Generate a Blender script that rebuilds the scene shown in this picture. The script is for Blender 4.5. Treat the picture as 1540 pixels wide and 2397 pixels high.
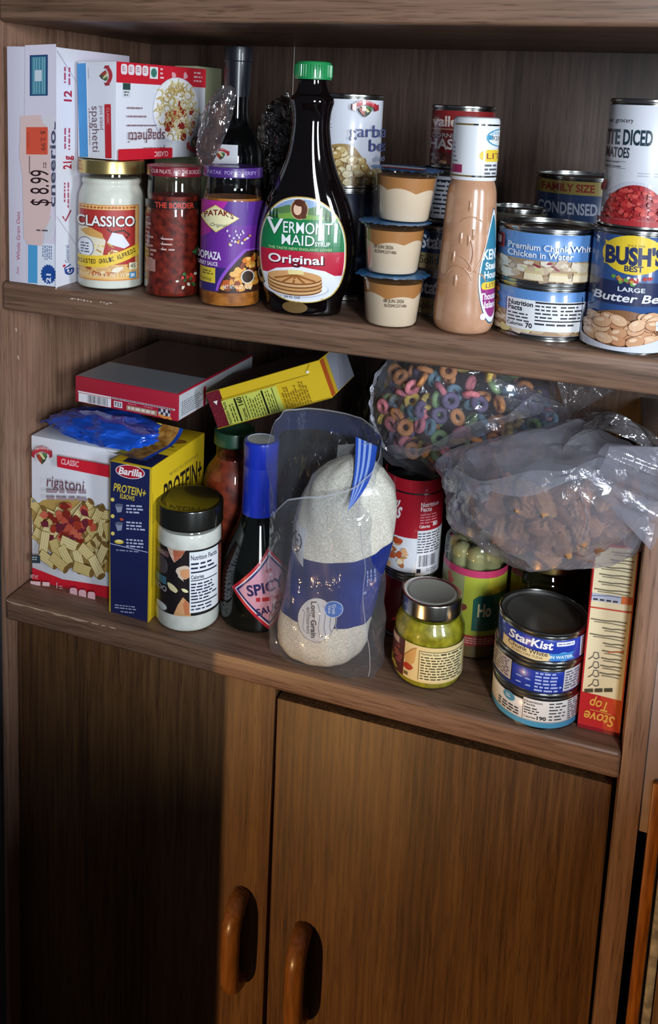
import bpy, bmesh, math, random
from math import sin, cos, pi, radians, atan2, asin, sqrt
from mathutils import Vector, Matrix, noise
from mathutils.geometry import tessellate_polygon

for o in list(bpy.data.objects):
    bpy.data.objects.remove(o)
SC = bpy.context.scene
COL = SC.collection
random.seed(7)

# ------------------------------------------------------------------ camera
CAM = Vector((0.6351, -0.8375, 0.5908))
YAW, PITCH, ROLL = radians(19.055), radians(9.127), radians(2.292)
fw = Vector((-sin(YAW)*cos(PITCH), cos(YAW)*cos(PITCH), -sin(PITCH)))
rt = Vector((cos(YAW), sin(YAW), 0))
up = rt.cross(fw)
r2 = rt*cos(ROLL)+up*sin(ROLL)
u2 = up*cos(ROLL)-rt*sin(ROLL)
cam = bpy.data.objects.new('camera', bpy.data.cameras.new('camera'))
COL.objects.link(cam)
m = Matrix((r2, u2, -fw)).transposed().to_4x4()
m.translation = CAM
cam.matrix_world = m
cam.data.sensor_fit = 'VERTICAL'
cam.data.sensor_height = 36.0
cam.data.lens = 36.0*2129.7/2397
cam.data.shift_x = (770-689.5)/2397
cam.data.shift_y = (585.6-1198.5)/2397
cam.data.clip_start = 0.02
SC.camera = cam

# ------------------------------------------------------------------ light
SC.view_settings.view_transform = 'Standard'
SC.view_settings.look = 'None'
SC.view_settings.exposure = 0.0
SC.view_settings.gamma = 1.0
SC.view_settings.use_curve_mapping = False
SC.cycles.transparent_max_bounces = 32
SC.cycles.max_bounces = 8
W = bpy.data.worlds.new('world')
SC.world = W
W.use_nodes = True
bg = W.node_tree.nodes['Background']
bg.inputs[0].default_value = (0.55, 0.62, 0.80, 1)
bg.inputs[1].default_value = 0.10


def area(name, loc, target, sx, sy, power, color, spread=180):
    l = bpy.data.lights.new(name, 'AREA')
    l.shape = 'RECTANGLE'
    l.size, l.size_y = sx, sy
    l.energy = power
    l.color = color
    l.spread = radians(spread)
    o = bpy.data.objects.new(name, l)
    COL.objects.link(o)
    o.location = loc
    o.rotation_euler = (Vector(target)-Vector(loc)).to_track_quat('-Z', 'Y').to_euler()
    return o


def pol(az, d, z):
    return (0.35+d*cos(radians(az)), d*sin(radians(az)), z)


# two panes of the kitchen window in front of the cabinet, to its right
area('window_light', pol(-59, 2.5, 0.80), (0.35, 0, 0.5), 0.36, 0.85, 50, (0.84, 0.92, 1.0))
area('window_light', pol(-31, 2.9, 0.80), (0.35, 0, 0.5), 0.40, 0.85, 46, (0.84, 0.92, 1.0))
# low warm lamp on the left of the aisle
lamp = bpy.data.lights.new('lamp', 'SPOT')
lamp.energy = 62
lamp.color = (1.0, 0.58, 0.22)
lamp.spot_size = radians(44)
lamp.spot_blend = 0.6
lamp.shadow_soft_size = 0.014
lo = bpy.data.objects.new('lamp', lamp)
COL.objects.link(lo)
lo.location = (-0.19, -1.50, -0.34)
lo.rotation_euler = (Vector((0.56, 0.02, -0.42))-lo.location).to_track_quat('-Z', 'Y').to_euler()

# ------------------------------------------------------------------ helpers
K = 0.001


def lin(h):
    if isinstance(h, str):
        h = h.lstrip('#')
        c = [int(h[i:i+2], 16)/255 for i in (0, 2, 4)]
        return tuple(((x+0.055)/1.055)**2.4 if x > 0.04045 else x/12.92 for x in c)
    return h


MATS = {}


def mat(col, rough=0.45, metal=0.0, coat=0.0, spec=0.5, name=None, sub=0.0):
    key = (col, rough, metal, coat, spec, sub)
    if key in MATS:
        return MATS[key]
    mm = bpy.data.materials.new(name or 'paint_'+str(col).strip('#'))
    mm.use_nodes = True
    b = mm.node_tree.nodes['Principled BSDF']
    b.inputs['Base Color'].default_value = (*lin(col), 1)
    b.inputs['Roughness'].default_value = rough
    b.inputs['Metallic'].default_value = metal
    b.inputs['Coat Weight'].default_value = coat
    b.inputs['Coat Roughness'].default_value = 0.04
    b.inputs['Specular IOR Level'].default_value = spec
    MATS[key] = mm
    return mm


def nodes(mm):
    mm.use_nodes = True
    nt = mm.node_tree
    return nt, nt.nodes, nt.links


def noisy(name, c1, c2, scale=300.0, rough=0.5, detail=4, bump=0.0, coat=0.0, lo_=0.35, hi=0.65, stretch=(1, 1, 1), vor=False, spec=0.5):
    mm = bpy.data.materials.new(name)
    nt, N, L = nodes(mm)
    b = N['Principled BSDF']
    tc = N.new('ShaderNodeTexCoord')
    mp = N.new('ShaderNodeMapping')
    mp.inputs['Scale'].default_value = stretch
    L.new(tc.outputs['Object'], mp.inputs['Vector'])
    if vor:
        tx = N.new('ShaderNodeTexVoronoi')
        out = tx.outputs['Color']
    else:
        tx = N.new('ShaderNodeTexNoise')
        tx.inputs['Detail'].default_value = detail
        out = tx.outputs['Fac']
    tx.inputs['Scale'].default_value = scale
    L.new(mp.outputs['Vector'], tx.inputs['Vector'])
    rp = N.new('ShaderNodeValToRGB')
    rp.color_ramp.elements[0].position = lo_
    rp.color_ramp.elements[1].position = hi
    rp.color_ramp.elements[0].color = (*lin(c1), 1)
    rp.color_ramp.elements[1].color = (*lin(c2), 1)
    L.new(out, rp.inputs['Fac'])
    L.new(rp.outputs['Color'], b.inputs['Base Color'])
    b.inputs['Roughness'].default_value = rough
    b.inputs['Coat Weight'].default_value = coat
    b.inputs['Coat Roughness'].default_value = 0.05
    b.inputs['Specular IOR Level'].default_value = spec
    if bump:
        bp = N.new('ShaderNodeBump')
        bp.inputs['Strength'].default_value = bump
        bp.inputs['Distance'].default_value = 0.001
        L.new(out, bp.inputs['Height'])
        L.new(bp.outputs['Normal'], b.inputs['Normal'])
    return mm


def thin(name, tint='#ffffff', base=0.05, edge=0.75, power=3.0, rough=0.03, milk=0.0, milkcol='#e8ecf2', bump=0.0, bscale=60):
    """thin clear sheet: glass wall or plastic film"""
    mm = bpy.data.materials.new(name)
    nt, N, L = nodes(mm)
    N.remove(N['Principled BSDF'])
    out = N['Material Output']
    tr = N.new('ShaderNodeBsdfTransparent')
    tr.inputs[0].default_value = (*lin(tint), 1)
    gl = N.new('ShaderNodeBsdfGlossy')
    gl.inputs['Roughness'].default_value = rough
    lw = N.new('ShaderNodeLayerWeight')
    lw.inputs['Blend'].default_value = 0.5
    pw = N.new('ShaderNodeMath')
    pw.operation = 'POWER'
    pw.inputs[1].default_value = power
    L.new(lw.outputs['Facing'], pw.inputs[0])
    ma = N.new('ShaderNodeMath')
    ma.operation = 'MULTIPLY_ADD'
    ma.inputs[1].default_value = edge
    ma.inputs[2].default_value = base
    L.new(pw.outputs[0], ma.inputs[0])
    mx = N.new('ShaderNodeMixShader')
    L.new(ma.outputs[0], mx.inputs[0])
    L.new(tr.outputs[0], mx.inputs[1])
    L.new(gl.outputs[0], mx.inputs[2])
    fin = mx
    if milk:
        df = N.new('ShaderNodeBsdfDiffuse')
        df.inputs[0].default_value = (*lin(milkcol), 1)
        tl = N.new('ShaderNodeBsdfTranslucent')
        tl.inputs[0].default_value = (*lin(milkcol), 1)
        ad = N.new('ShaderNodeMixShader')
        ad.inputs[0].default_value = 0.4
        L.new(df.outputs[0], ad.inputs[1])
        L.new(tl.outputs[0], ad.inputs[2])
        m2 = N.new('ShaderNodeMixShader')
        m2.inputs[0].default_value = milk
        L.new(mx.outputs[0], m2.inputs[1])
        L.new(ad.outputs[0], m2.inputs[2])
        fin = m2
    if bump:
        tc = N.new('ShaderNodeTexCoord')
        tx = N.new('ShaderNodeTexNoise')
        tx.inputs['Scale'].default_value = bscale
        tx.inputs['Detail'].default_value = 3
        tx.inputs['Distortion'].default_value = 1.2
        L.new(tc.outputs['Object'], tx.inputs['Vector'])
        bp = N.new('ShaderNodeBump')
        bp.inputs['Strength'].default_value = bump
        bp.inputs['Distance'].default_value = 0.004
        L.new(tx.outputs['Fac'], bp.inputs['Height'])
        L.new(bp.outputs['Normal'], gl.inputs['Normal'])
    L.new(fin.outputs[0], out.inputs['Surface'])
    return mm


def wood(name, axis, dark, mid, light, rough=0.42):
    mm = bpy.data.materials.new(name)
    nt, N, L = nodes(mm)
    b = N['Principled BSDF']
    tc = N.new('ShaderNodeTexCoord')

    def layer(along, across, detail, dist=0.0):
        mp = N.new('ShaderNodeMapping')
        s = [across]*3
        s[axis] = along
        mp.inputs['Scale'].default_value = s
        L.new(tc.outputs['Object'], mp.inputs['Vector'])
        n = N.new('ShaderNodeTexNoise')
        n.inputs['Scale'].default_value = 1.0
        n.inputs['Detail'].default_value = detail
        n.inputs['Distortion'].default_value = dist
        L.new(mp.outputs['Vector'], n.inputs['Vector'])
        return n.outputs['Fac']
    a = layer(1.6, 26, 3, 0.6)
    f = layer(7, 230, 4, 0.2)
    p = layer(26, 620, 2)
    add = N.new('ShaderNodeMath')
    add.operation = 'MULTIPLY_ADD'
    add.inputs[1].default_value = 0.55
    L.new(f, add.inputs[0])
    sc = N.new('ShaderNodeMath')
    sc.operation = 'MULTIPLY'
    sc.inputs[1].default_value = 0.45
    L.new(a, sc.inputs[0])
    L.new(sc.outputs[0], add.inputs[2])
    rp = N.new('ShaderNodeValToRGB')
    e = rp.color_ramp.elements
    e[0].position, e[1].position = 0.36, 0.62
    e[0].color = (*lin(dark), 1)
    e[1].color = (*lin(light), 1)
    k = e.new(0.49)
    k.color = (*lin(mid), 1)
    L.new(add.outputs[0], rp.inputs['Fac'])
    pr = N.new('ShaderNodeValToRGB')
    pe = pr.color_ramp.elements
    pe[0].position, pe[1].position = 0.34, 0.44
    pe[0].color = (0.55, 0.5, 0.48, 1)
    pe[1].color = (1, 1, 1, 1)
    L.new(p, pr.inputs['Fac'])
    mx = N.new('ShaderNodeMix')
    mx.data_type = 'RGBA'
    mx.blend_type = 'MULTIPLY'
    mx.inputs[0].default_value = 0.8
    L.new(rp.outputs['Color'], mx.inputs[6])
    L.new(pr.outputs['Color'], mx.inputs[7])
    L.new(mx.outputs[2], b.inputs['Base Color'])
    b.inputs['Roughness'].default_value = rough
    bp = N.new('ShaderNodeBump')
    bp.inputs['Strength'].default_value = 0.12
    bp.inputs['Distance'].default_value = 0.0006
    L.new(f, bp.inputs['Height'])
    L.new(bp.outputs['Normal'], b.inputs['Normal'])
    return mm


def tag(o, label, cat, group=None):
    o['label'] = label
    o['category'] = cat
    if group:
        o['group'] = group
    return o


def thing(name, label, cat, loc, rotz=0.0, group=None, rot=None):
    o = bpy.data.objects.new(name, None)
    o.empty_display_size = 0.02
    COL.objects.link(o)
    o.location = Vector(loc)*K
    o.rotation_euler = rot if rot else (0, 0, radians(rotz))
    return tag(o, label, cat, group)


def mesh(name, vs, fs, mats, parent=None, fm=None, smooth=35, label=None):
    """vs in mm"""
    me = bpy.data.meshes.new(name)
    me.from_pydata([tuple(c*K for c in v) for v in vs], [], fs)
    if not isinstance(mats, (list, tuple)):
        mats = [mats]
    for q in mats:
        me.materials.append(q)
    if fm:
        me.polygons.foreach_set('material_index', fm)
    if smooth:
        me.polygons.foreach_set('use_smooth', [True]*len(me.polygons))
        me.set_sharp_from_angle(angle=radians(smooth))
    me.update()
    o = bpy.data.objects.new(name, me)
    COL.objects.link(o)
    if parent:
        o.parent = parent
    if label:
        o['label'] = label
    return o


def frombm(name, bm, mats, parent=None, smooth=35, label=None):
    bm.verts.index_update()
    vs = [v.co[:] for v in bm.verts]
    fs = [[v.index for v in f.verts] for f in bm.faces]
    fm = [f.material_index for f in bm.faces]
    bm.free()
    return mesh(name, vs, fs, mats, parent, fm, smooth, label)


def spl(pts, n=6):
    """Catmull-Rom through (r, z) points"""
    P = [Vector(p) for p in pts]
    P = [P[0]*2-P[1]]+P+[P[-1]*2-P[-2]]
    out = []
    for i in range(1, len(P)-2):
        for k in range(n):
            t = k/n
            a, b, c, d = P[i-1:i+3]
            out.append(0.5*((2*b)+(c-a)*t+(2*a-5*b+4*c-d)*t*t+(3*b-a-3*c+d)*t**3))
    out.append(P[-2])
    return [(max(0.0, v[0]), v[1]) for v in out]


def lathe(name, prof, mats, parent, n=64, fm=None, ry=1.0, smooth=35, label=None, c=(0, 0)):
    vs, fs, mi = [], [], []
    rings = []
    for r, z in prof:
        if r < 1e-6:
            rings.append([len(vs)])
            vs.append((c[0], c[1], z))
        else:
            rings.append(list(range(len(vs), len(vs)+n)))
            vs += [(c[0]+r*cos(2*pi*i/n), c[1]+r*ry*sin(2*pi*i/n), z) for i in range(n)]
    for k in range(len(rings)-1):
        a, b = rings[k], rings[k+1]
        for i in range(n):
            j = (i+1) % n
            if len(a) == 1 and len(b) == 1:
                continue
            if len(a) == 1:
                f = (a[0], b[j], b[i])
            elif len(b) == 1:
                f = (a[i], a[j], b[0])
            else:
                f = (a[i], a[j], b[j], b[i])
            fs.append(f)
            mi.append(fm(prof[k], prof[k+1]) if fm else 0)
    return mesh(name, vs, fs, mats, parent, mi, smooth, label)


def radius_at(prof, z):
    for (r0, z0), (r1, z1) in zip(prof, prof[1:]):
        if min(z0, z1) <= z <= max(z0, z1) and z1 != z0:
            return r0+(r1-r0)*(z-z0)/(z1-z0)
    return max(r for r, _ in prof)


def boxbm(x0, y0, z0, x1, y1, z1, bev=0.8, seg=2):
    bm = bmesh.new()
    vs = [bm.verts.new((x, y, z)) for z in (z0, z1) for y in (y0, y1) for x in (x0, x1)]
    for f in ((0, 2, 3, 1), (4, 5, 7, 6), (0, 1, 5, 4), (2, 6, 7, 3), (0, 4, 6, 2), (1, 3, 7, 5)):
        bm.faces.new([vs[i] for i in f])
    if bev:
        bmesh.ops.bevel(bm, geom=bm.edges[:], offset=bev, segments=seg, profile=0.5, affect='EDGES')
    return bm


def tube(name, pts, r, m_, parent, n=12, flat=1.0):
    P = [Vector(p) for p in pts]
    vs, fs = [], []
    for i, p in enumerate(P):
        t = (P[min(i+1, len(P)-1)]-P[max(i-1, 0)]).normalized()
        a = t.cross(Vector((1, 0.01, 0))).normalized()
        b = t.cross(a)
        rr = r[i] if isinstance(r, list) else r
        for k in range(n):
            q = 2*pi*k/n
            vs.append(p+a*rr*flat*cos(q)+b*rr*sin(q))
    for i in range(len(P)-1):
        for k in range(n):
            j = (k+1) % n
            fs.append((i*n+k, i*n+j, (i+1)*n+j, (i+1)*n+k))
    fs.append(tuple(range(n-1, -1, -1)))
    fs.append(tuple(range((len(P)-1)*n, len(P)*n)))
    return mesh(name, vs, fs, m_, parent, smooth=50)


# ------------------------------------------------------------------ printed artwork
TX = {}


def textgeo(s, bold):
    key = (s, bold)
    if key not in TX:
        cu = bpy.data.curves.new('t', 'FONT')
        cu.body = s
        cu.size = 1.0
        cu.resolution_u = 3
        cu.offset = bold
        ob = bpy.data.objects.new('t', cu)
        COL.objects.link(ob)
        dg = bpy.context.evaluated_depsgraph_get()
        me = bpy.data.meshes.new_from_object(ob.evaluated_get(dg))
        vs = [(v.co.x, v.co.y) for v in me.vertices]
        fs = [tuple(p.vertices) for p in me.polygons]
        bpy.data.objects.remove(ob)
        bpy.data.curves.remove(cu)
        bpy.data.meshes.remove(me)
        TX[key] = (vs, fs)
    return TX[key]


CAPH = None


class Art:
    """flat printed shapes in label coordinates (u right, v up, mm), laid in thin layers"""
    STEP = 0.02

    def __init__(s, rough=0.4, coat=0.0, U=None, V=None, clip=None):
        s.P = []
        s.l = 0
        s.rough, s.coat = rough, coat
        s.mk = {}
        s.mats = []
        s.U = U or (lambda x, y: x)
        s.V = V or (lambda y: y)
        s.fl = -1 if V else 1
        s.clip = clip

    def mi(s, col):
        k = col
        if k not in s.mk:
            s.mk[k] = len(s.mats)
            if isinstance(col, str):
                s.mats.append(mat(col, s.rough, coat=s.coat))
            elif isinstance(col, tuple):
                s.mats.append(mat(col[0], *col[1:]))
            else:
                s.mats.append(col)
        return s.mk[k]

    def add(s, vs, fs, col):
        s.P.append(([(s.U(x, y), s.V(y), s.l*s.STEP) for x, y in vs], fs, s.mi(col)))
        s.l += 1

    def poly(s, pts, col):
        tri = tessellate_polygon([[Vector((x, y, 0)) for x, y in pts]])
        s.add(pts, [tuple(t) for t in tri], col)

    def rect(s, x0, y0, x1, y1, col, r=0, n=5):
        if not r:
            s.add([(x0, y0), (x1, y0), (x1, y1), (x0, y1)], [(0, 1, 2, 3)], col)
            return
        x0, x1 = min(x0, x1), max(x0, x1)
        y0, y1 = min(y0, y1), max(y0, y1)
        pts = []
        for cx, cy, a in ((x1-r, y1-r, 0), (x0+r, y1-r, 90), (x0+r, y0+r, 180), (x1-r, y0+r, 270)):
            pts += [(cx+r*cos(radians(a+90*i/n)), cy+r*sin(radians(a+90*i/n))) for i in range(n+1)]
        s.poly(pts, col)

    def ell(s, cx, cy, rx, ry, col, n=28, rot=0, a0=0, a1=360):
        c, q = cos(radians(rot)), sin(radians(rot))
        pts = []
        for i in range(n if a1-a0 >= 360 else n+1):
            a = radians(a0+(a1-a0)*i/n)
            x, y = rx*cos(a), ry*sin(a)
            pts.append((cx+x*c-y*q, cy+x*q+y*c))
        s.poly(pts, col)

    def blob(s, cx, cy, rx, ry, col, n=10, j=0.25, rot=0):
        c, q = cos(radians(rot)), sin(radians(rot))
        pts = []
        for i in range(n):
            a = 2*pi*i/n
            k = 1+random.uniform(-j, j)
            x, y = rx*k*cos(a), ry*k*sin(a)
            pts.append((cx+x*c-y*q, cy+x*q+y*c))
        s.poly(pts, col)

    def stroke(s, pts, w, col):
        P = [Vector(p) for p in pts]
        vs, fs = [], []
        for i, p in enumerate(P):
            t = (P[min(i+1, len(P)-1)]-P[max(i-1, 0)])
            nn = Vector((-t.y, t.x)).normalized()*w/2
            vs += [(p.x+nn.x, p.y+nn.y), (p.x-nn.x, p.y-nn.y)]
        for i in range(len(P)-1):
            fs.append((2*i, 2*i+1, 2*i+3, 2*i+2))
        s.add(vs, fs, col)

    def text(s, t, x, y, h, col, w=None, al='c', bold=0.0, sh=0.0, rot=0, xs=1.0, arc=0.0):
        """h = cap height; w = fitted width; arc = rise of the middle; y = baseline"""
        global CAPH
        if CAPH is None:
            hv, _ = textgeo('H', 0.0)
            CAPH = max(v[1] for v in hv)-min(v[1] for v in hv)
        vs, fs = textgeo(t, bold)
        if not vs:
            return
        k = h/CAPH
        x0, x1 = min(v[0] for v in vs), max(v[0] for v in vs)
        kx = abs(k)*xs if w is None else w/(x1-x0)
        ww = (x1-x0)*kx
        ox = {'c': -ww/2, 'l': 0, 'r': -ww}[al]
        c, q = cos(radians(rot)), sin(radians(rot))
        out = []
        for vx, vy in vs:
            px = (vx-x0)*kx+ox+vy*k*sh
            py = vy*k
            if arc:
                f = 2*((px-ox)/ww)-1
                py += arc*(1-f*f)
            out.append((x+px*c-py*q, y+(px*q+py*c)*s.fl))
        s.add(out, fs, col)

    def lines(s, x0, y0, x1, y1, n, col, fill=0.42, word=None, ragged=0.25, vert=False):
        """rows of print too small to read"""
        vs, fs = [], []
        a0, a1 = (x0, x1) if not vert else (y0, y1)
        b0, b1 = (y0, y1) if not vert else (x0, x1)
        rh = (b1-b0)/n
        wd = word or abs(rh)*1.25
        sg = 1 if a1 > a0 else -1
        for i in range(n):
            b = b0+rh*i+rh*(1-fill)/2
            p = a0
            end = a0+(a1-a0)*(1-random.random()*ragged)
            while (end-p)*sg > wd*0.3:
                q = p+sg*min(abs(end-p), wd*random.uniform(0.5, 1.6))
                k = len(vs)
                if not vert:
                    vs += [(p, b), (q, b), (q, b+rh*fill), (p, b+rh*fill)]
                else:
                    vs += [(b, p), (b, q), (b+rh*fill, q), (b+rh*fill, p)]
                fs.append((k, k+1, k+2, k+3))
                p = q+sg*wd*0.28
        if vs:
            s.add(vs, fs, col)

    def bars(s, x0, y0, x1, y1, n, col):
        vs, fs = [], []
        st = (x1-x0)/n
        for i in range(n):
            w = st*random.choice((0.25, 0.4, 0.65))
            k = len(vs)
            vs += [(x0+i*st, y0), (x0+i*st+w, y0), (x0+i*st+w, y1), (x0+i*st, y1)]
            fs.append((k, k+1, k+2, k+3))
        s.add(vs, fs, col)

    def build(s, name, parent, fmap, du=None, dv=None, umax=None, label=None, off=0.12):
        bm = bmesh.new()
        for vs, fs, mi in s.P:
            bv = [bm.verts.new(v) for v in vs]
            for f in fs:
                if len(set(f)) < 3:
                    continue
                try:
                    q = bm.faces.new([bv[i] for i in f])
                    q.material_index = mi
                except ValueError:
                    pass
        for d, nv in ((du, Vector((1, 0, 0))), (dv, Vector((0, 1, 0)))):
            if d:
                co = [v.co.dot(nv) for v in bm.verts]
                k0, k1 = math.floor(min(co)/d), math.ceil(max(co)/d)
                for k in range(k0, k1+1):
                    bmesh.ops.bisect_plane(bm, geom=bm.verts[:]+bm.edges[:]+bm.faces[:], dist=1e-5, plane_co=nv*(k*d), plane_no=nv)
        if umax:
            for sg in (1, -1):
                bmesh.ops.bisect_plane(bm, geom=bm.verts[:]+bm.edges[:]+bm.faces[:], dist=1e-5, plane_co=Vector((sg*umax, 0, 0)), plane_no=Vector((sg, 0, 0)), clear_outer=True)
        if s.clip:
            for co, no in s.clip:
                bmesh.ops.bisect_plane(bm, geom=bm.verts[:]+bm.edges[:]+bm.faces[:], dist=1e-5, plane_co=Vector((*co, 0)), plane_no=Vector((*no, 0)), clear_outer=True)
        for v in bm.verts:
            v.co = fmap(v.co.x, v.co.y, v.co.z+off)
        bmesh.ops.recalc_face_normals(bm, faces=[])
        return frombm(name, bm, s.mats, parent, smooth=0, label=label)


def on_cyl(prof, az, ref, ry=1.0):
    """wrap (u, v) around a turned body; az = direction the middle of the print faces"""
    def f(u, v, l):
        r = radius_at(prof, v) if not isinstance(prof, (int, float)) else prof
        a = az+u/ref
        return Vector(((r+l)*cos(a), (r+l)*sin(a)*ry, v))
    return f


def on_face(w, d, h, side):
    def f(u, v, l):
        if side == 'front':
            return Vector((u-w/2, -d/2-l, v))
        if side == 'right':
            return Vector((w/2+l, -d/2+u, v))
        if side == 'left':
            return Vector((-w/2-l, d/2-u, v))
        return Vector((u-w/2, -d/2+v, h+l))
    return f


def az_cam(x, y):
    return atan2(CAM.y/K-y, CAM.x/K-x)


def round_art(r, y0, xl0, xr0, z0, y1, xl1, xr1, z1, rough=0.35, coat=0.3):
    """artwork for a round body: left and right outline and height read at two levels, unrolled to arc length"""
    def U(x, y):
        t = (y-y0)/(y1-y0)
        a, b = xl0+(xl1-xl0)*t, xr0+(xr1-xr0)*t
        q = (2*x-a-b)/(b-a)
        if abs(q) > 0.86:
            g = 1 if q > 0 else -1
            return g*r*(asin(0.86)+(abs(q)-0.86)*1.96)
        return r*asin(q)

    def V(y):
        return z0+(y-y0)*(z1-z0)/(y1-y0)
    return Art(rough, coat, U, V)


def quad_art(w, h, y0, xl0, xr0, y1, xl1, xr1, rough=0.4, coat=0.0, slope=0.0):
    """artwork for a flat face w x h: left and right outline read at its top (y0) and bottom (y1); slope = fall of its level lines"""
    def U(x, y):
        t = (y-slope*(x-xl0)-y0)/(y1-y0)
        a, b = xl0+(xl1-xl0)*t, xr0+(xr1-xr0)*t
        return (x-a)/(b-a)*w
    A = Art(rough, coat, U, None)
    A.V = lambda y: y
    A.fl = -1
    add = A.add

    def add2(vs, fs, col):
        A.P.append(([(U(x, y), h*(1-(y-slope*(x-xl0)-y0)/(y1-y0)), A.l*A.STEP) for x, y in vs], fs, A.mi(col)))
        A.l += 1
    A.add = add2
    return A


# ------------------------------------------------------------------ the setting
SHELF = wood('brown_wood_shelf', 0, '#604736', '#795b48', '#896955')
PANEL = wood('brown_wood_panel', 2, '#684d3d', '#836350', '#94725e')
BACK = wood('brown_wood_back_shaded', 2, '#37281f', '#46342c', '#524036')  # darker than the other wood, standing in for shade at the back
DOOR = wood('brown_wood_door', 2, '#432c1a', '#5e3f24', '#70502e', rough=0.5)
HAND = noisy('varnished_handle_wood', '#74481f', '#8f5c2c', 60, 0.34, 4, 0, 0.3, stretch=(4, 4, 0.4))


def struct(name, bm, m_):
    o = frombm(name, bm, m_, None)
    o['kind'] = 'structure'
    return o


WALLD = noisy('grey_paint', '#3a393b', '#454446', 40, 0.8)
WALLP = noisy('pale_plaster', '#8d766c', '#9c857a', 30, 0.85)
FLOORM = wood('floor_boards', 1, '#4a3526', '#6b4e38', '#8a6a4e')
struct('floor', boxbm(-1800, -3200, -800, 2200, 700, -780, 0), FLOORM)
struct('wall_left', boxbm(-900, 5, -780, -6.5, 30, 1500, 0), WALLD)
struct('wall_back', boxbm(-900, 420, -780, 2000, 440, 1500, 0), WALLD)
# strip of wall, dark gap, stained and white casing to the right of the cabinet
struct('wall_right', boxbm(713.5, 3, -78, 735, 60, 247, 0), WALLP)
struct('trim_1', boxbm(721, -4, -780, 732, 2, -20, 1.5), noisy('orange_stained_wood', '#7a4212', '#a8641f', 50, 0.4, stretch=(6, 6, 0.5)))
struct('trim_2', boxbm(735.2, -2, -780, 743, 50, -60, 1.5), noisy('chipped_white_paint', '#7d7873', '#b9b4ab', 90, 0.7))
struct('wall_right_low', boxbm(743.5, 1, -780, 999, 60, 247, 0), wood('panelled_wood', 2, '#5f4633', '#85664a', '#9c7d60'))
# low walls added out of view before the cabinet to shade its lower part
struct('added_shade_wall', boxbm(400, -690, -780, 2200, -560, 180, 0), WALLD)
struct('added_shade_wall_right', boxbm(830, -560, -780, 850, -60, 110, 0), WALLD)
struct('added_shade_wall_left', boxbm(-160, -350, -780, 165, -330, 20, 0), WALLD)

cab = thing('pantry_cabinet', 'brown wood grain pantry cabinet with two open shelves of food above two flat doors', 'cabinet', (0, 0, 0))
frombm('side_panel', boxbm(-6, 0.5, -760, 0, 345, 900, 0.6), PANEL, cab)
frombm('side_panel', boxbm(692, 0, -760, 713, 345, 247, 1.2), PANEL, cab)
frombm('side_panel', boxbm(1000, 0, -760, 1020, 345, 900, 1.2), PANEL, cab)
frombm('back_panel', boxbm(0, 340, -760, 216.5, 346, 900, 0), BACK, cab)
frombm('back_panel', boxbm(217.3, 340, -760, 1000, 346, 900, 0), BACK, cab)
frombm('seam_strip', boxbm(216.5, 338.6, 383, 217.3, 342, 690, 0), mat('#b6aca4', 0.5), cab, label='pale seam line in the back panel')
lower = frombm('shelf', boxbm(0.4, -1, -29, 691.6, 339.5, 0, 4.5, 3), SHELF, cab)
middle = frombm('shelf', boxbm(0.4, -1, 349, 999, 339.5, 382, 4.5, 3), SHELF, cab)
frombm('shelf', boxbm(0.4, -1, 666, 999, 339.5, 720, 4.5, 3), SHELF, cab)
# chipped edge of the lower shelf and pale scuffs on the middle one
CH = '#b3977c'
a = Art(0.7)
pts = [(2, -3.5)]
random.seed(3)
for i in range(26):
    pts.append((4+i*4.4, -2.0+random.uniform(-0.8, 0.8)))
for i in range(25, -1, -1):
    pts.append((4+i*4.4, -4.4-2.2*abs(sin(i*0.5))*(0.4+random.random()*0.6)))
a.poly(pts, CH)
for x, w in ((123, 8), (134, 5), (146, 9)):
    a.blob(x, -4.2, w/2, 0.9, CH, 9, 0.35)
a.build('chipped_edge', lower, lambda u, v, l: Vector((u, -1-l+max(0, v+4.5)*0.55, v)), off=0.15)
a = Art(0.7)
for x in range(0, 52, 4):
    if x in (28, 32):
        continue
    a.blob(x+92, 372.2+random.uniform(-0.8, 0.8)-x*0.012, random.uniform(1.0, 2.2), random.uniform(0.5, 1.1), '#c9b7a8', 8, 0.5)
a.build('scuff_mark', middle, lambda u, v, l: Vector((u, -1-l, v)), off=0.1)
for y, z in ((95, 634), (62, 640), (26, 320), (29, 286), (20, 420)):
    a = Art(0.7)
    a.blob(y, z, 1.3, 3.2, '#c2a892', 7, 0.4, rot=20)
    a.build('chip_mark', cab, lambda u, v, l: Vector((l, u, v)), off=0.1)


def door(name, x0, x1, ztop, hx, hz, tilt):
    d = frombm(name, boxbm(x0, 22, -745, x1, 40, ztop, 1.2), DOOR, cab)
    pts = [(hx, 26, hz+50)]
    for i in range(9):
        q = radians(90-10*i)
        pts.append((hx, 22-30*cos(q)*1.0, hz+28+27*sin(q)))
    pts += [(hx, -9.2, hz), ]
    pts += [(hx, y, 2*hz-z) for _, y, z in reversed(pts[:-1])]
    tube('handle', pts, 11, HAND, d, 16, flat=0.86)
    return d


door('door', 1.5, 336.6, -36, 305, -366, 0)
r_ = door('door', 337.6, 685.5, -55, 379, -384, 0)
r_.rotation_euler = (0, radians(-0.35), 0)
r_.location = (0.0016, -0.002, 0)


# ------------------------------------------------------------------ shared finishes
GLASS = thin('clear_glass', '#fbfdfc', 0.035, 0.7, 3.2, 0.02)
DGLASS = mat('#07090a', 0.06, spec=0.7, name='near_black_glass')
TIN = mat('#a9a9a6', 0.22, 1.0, name='tinplate')
TIND = mat('#8d8d8b', 0.3, 1.0, name='dull_tinplate')
WHITE = '#e9ebf0'
INK = '#1d1d24'
RED = '#c5202c'
NAVY = '#1d2a63'


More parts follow.
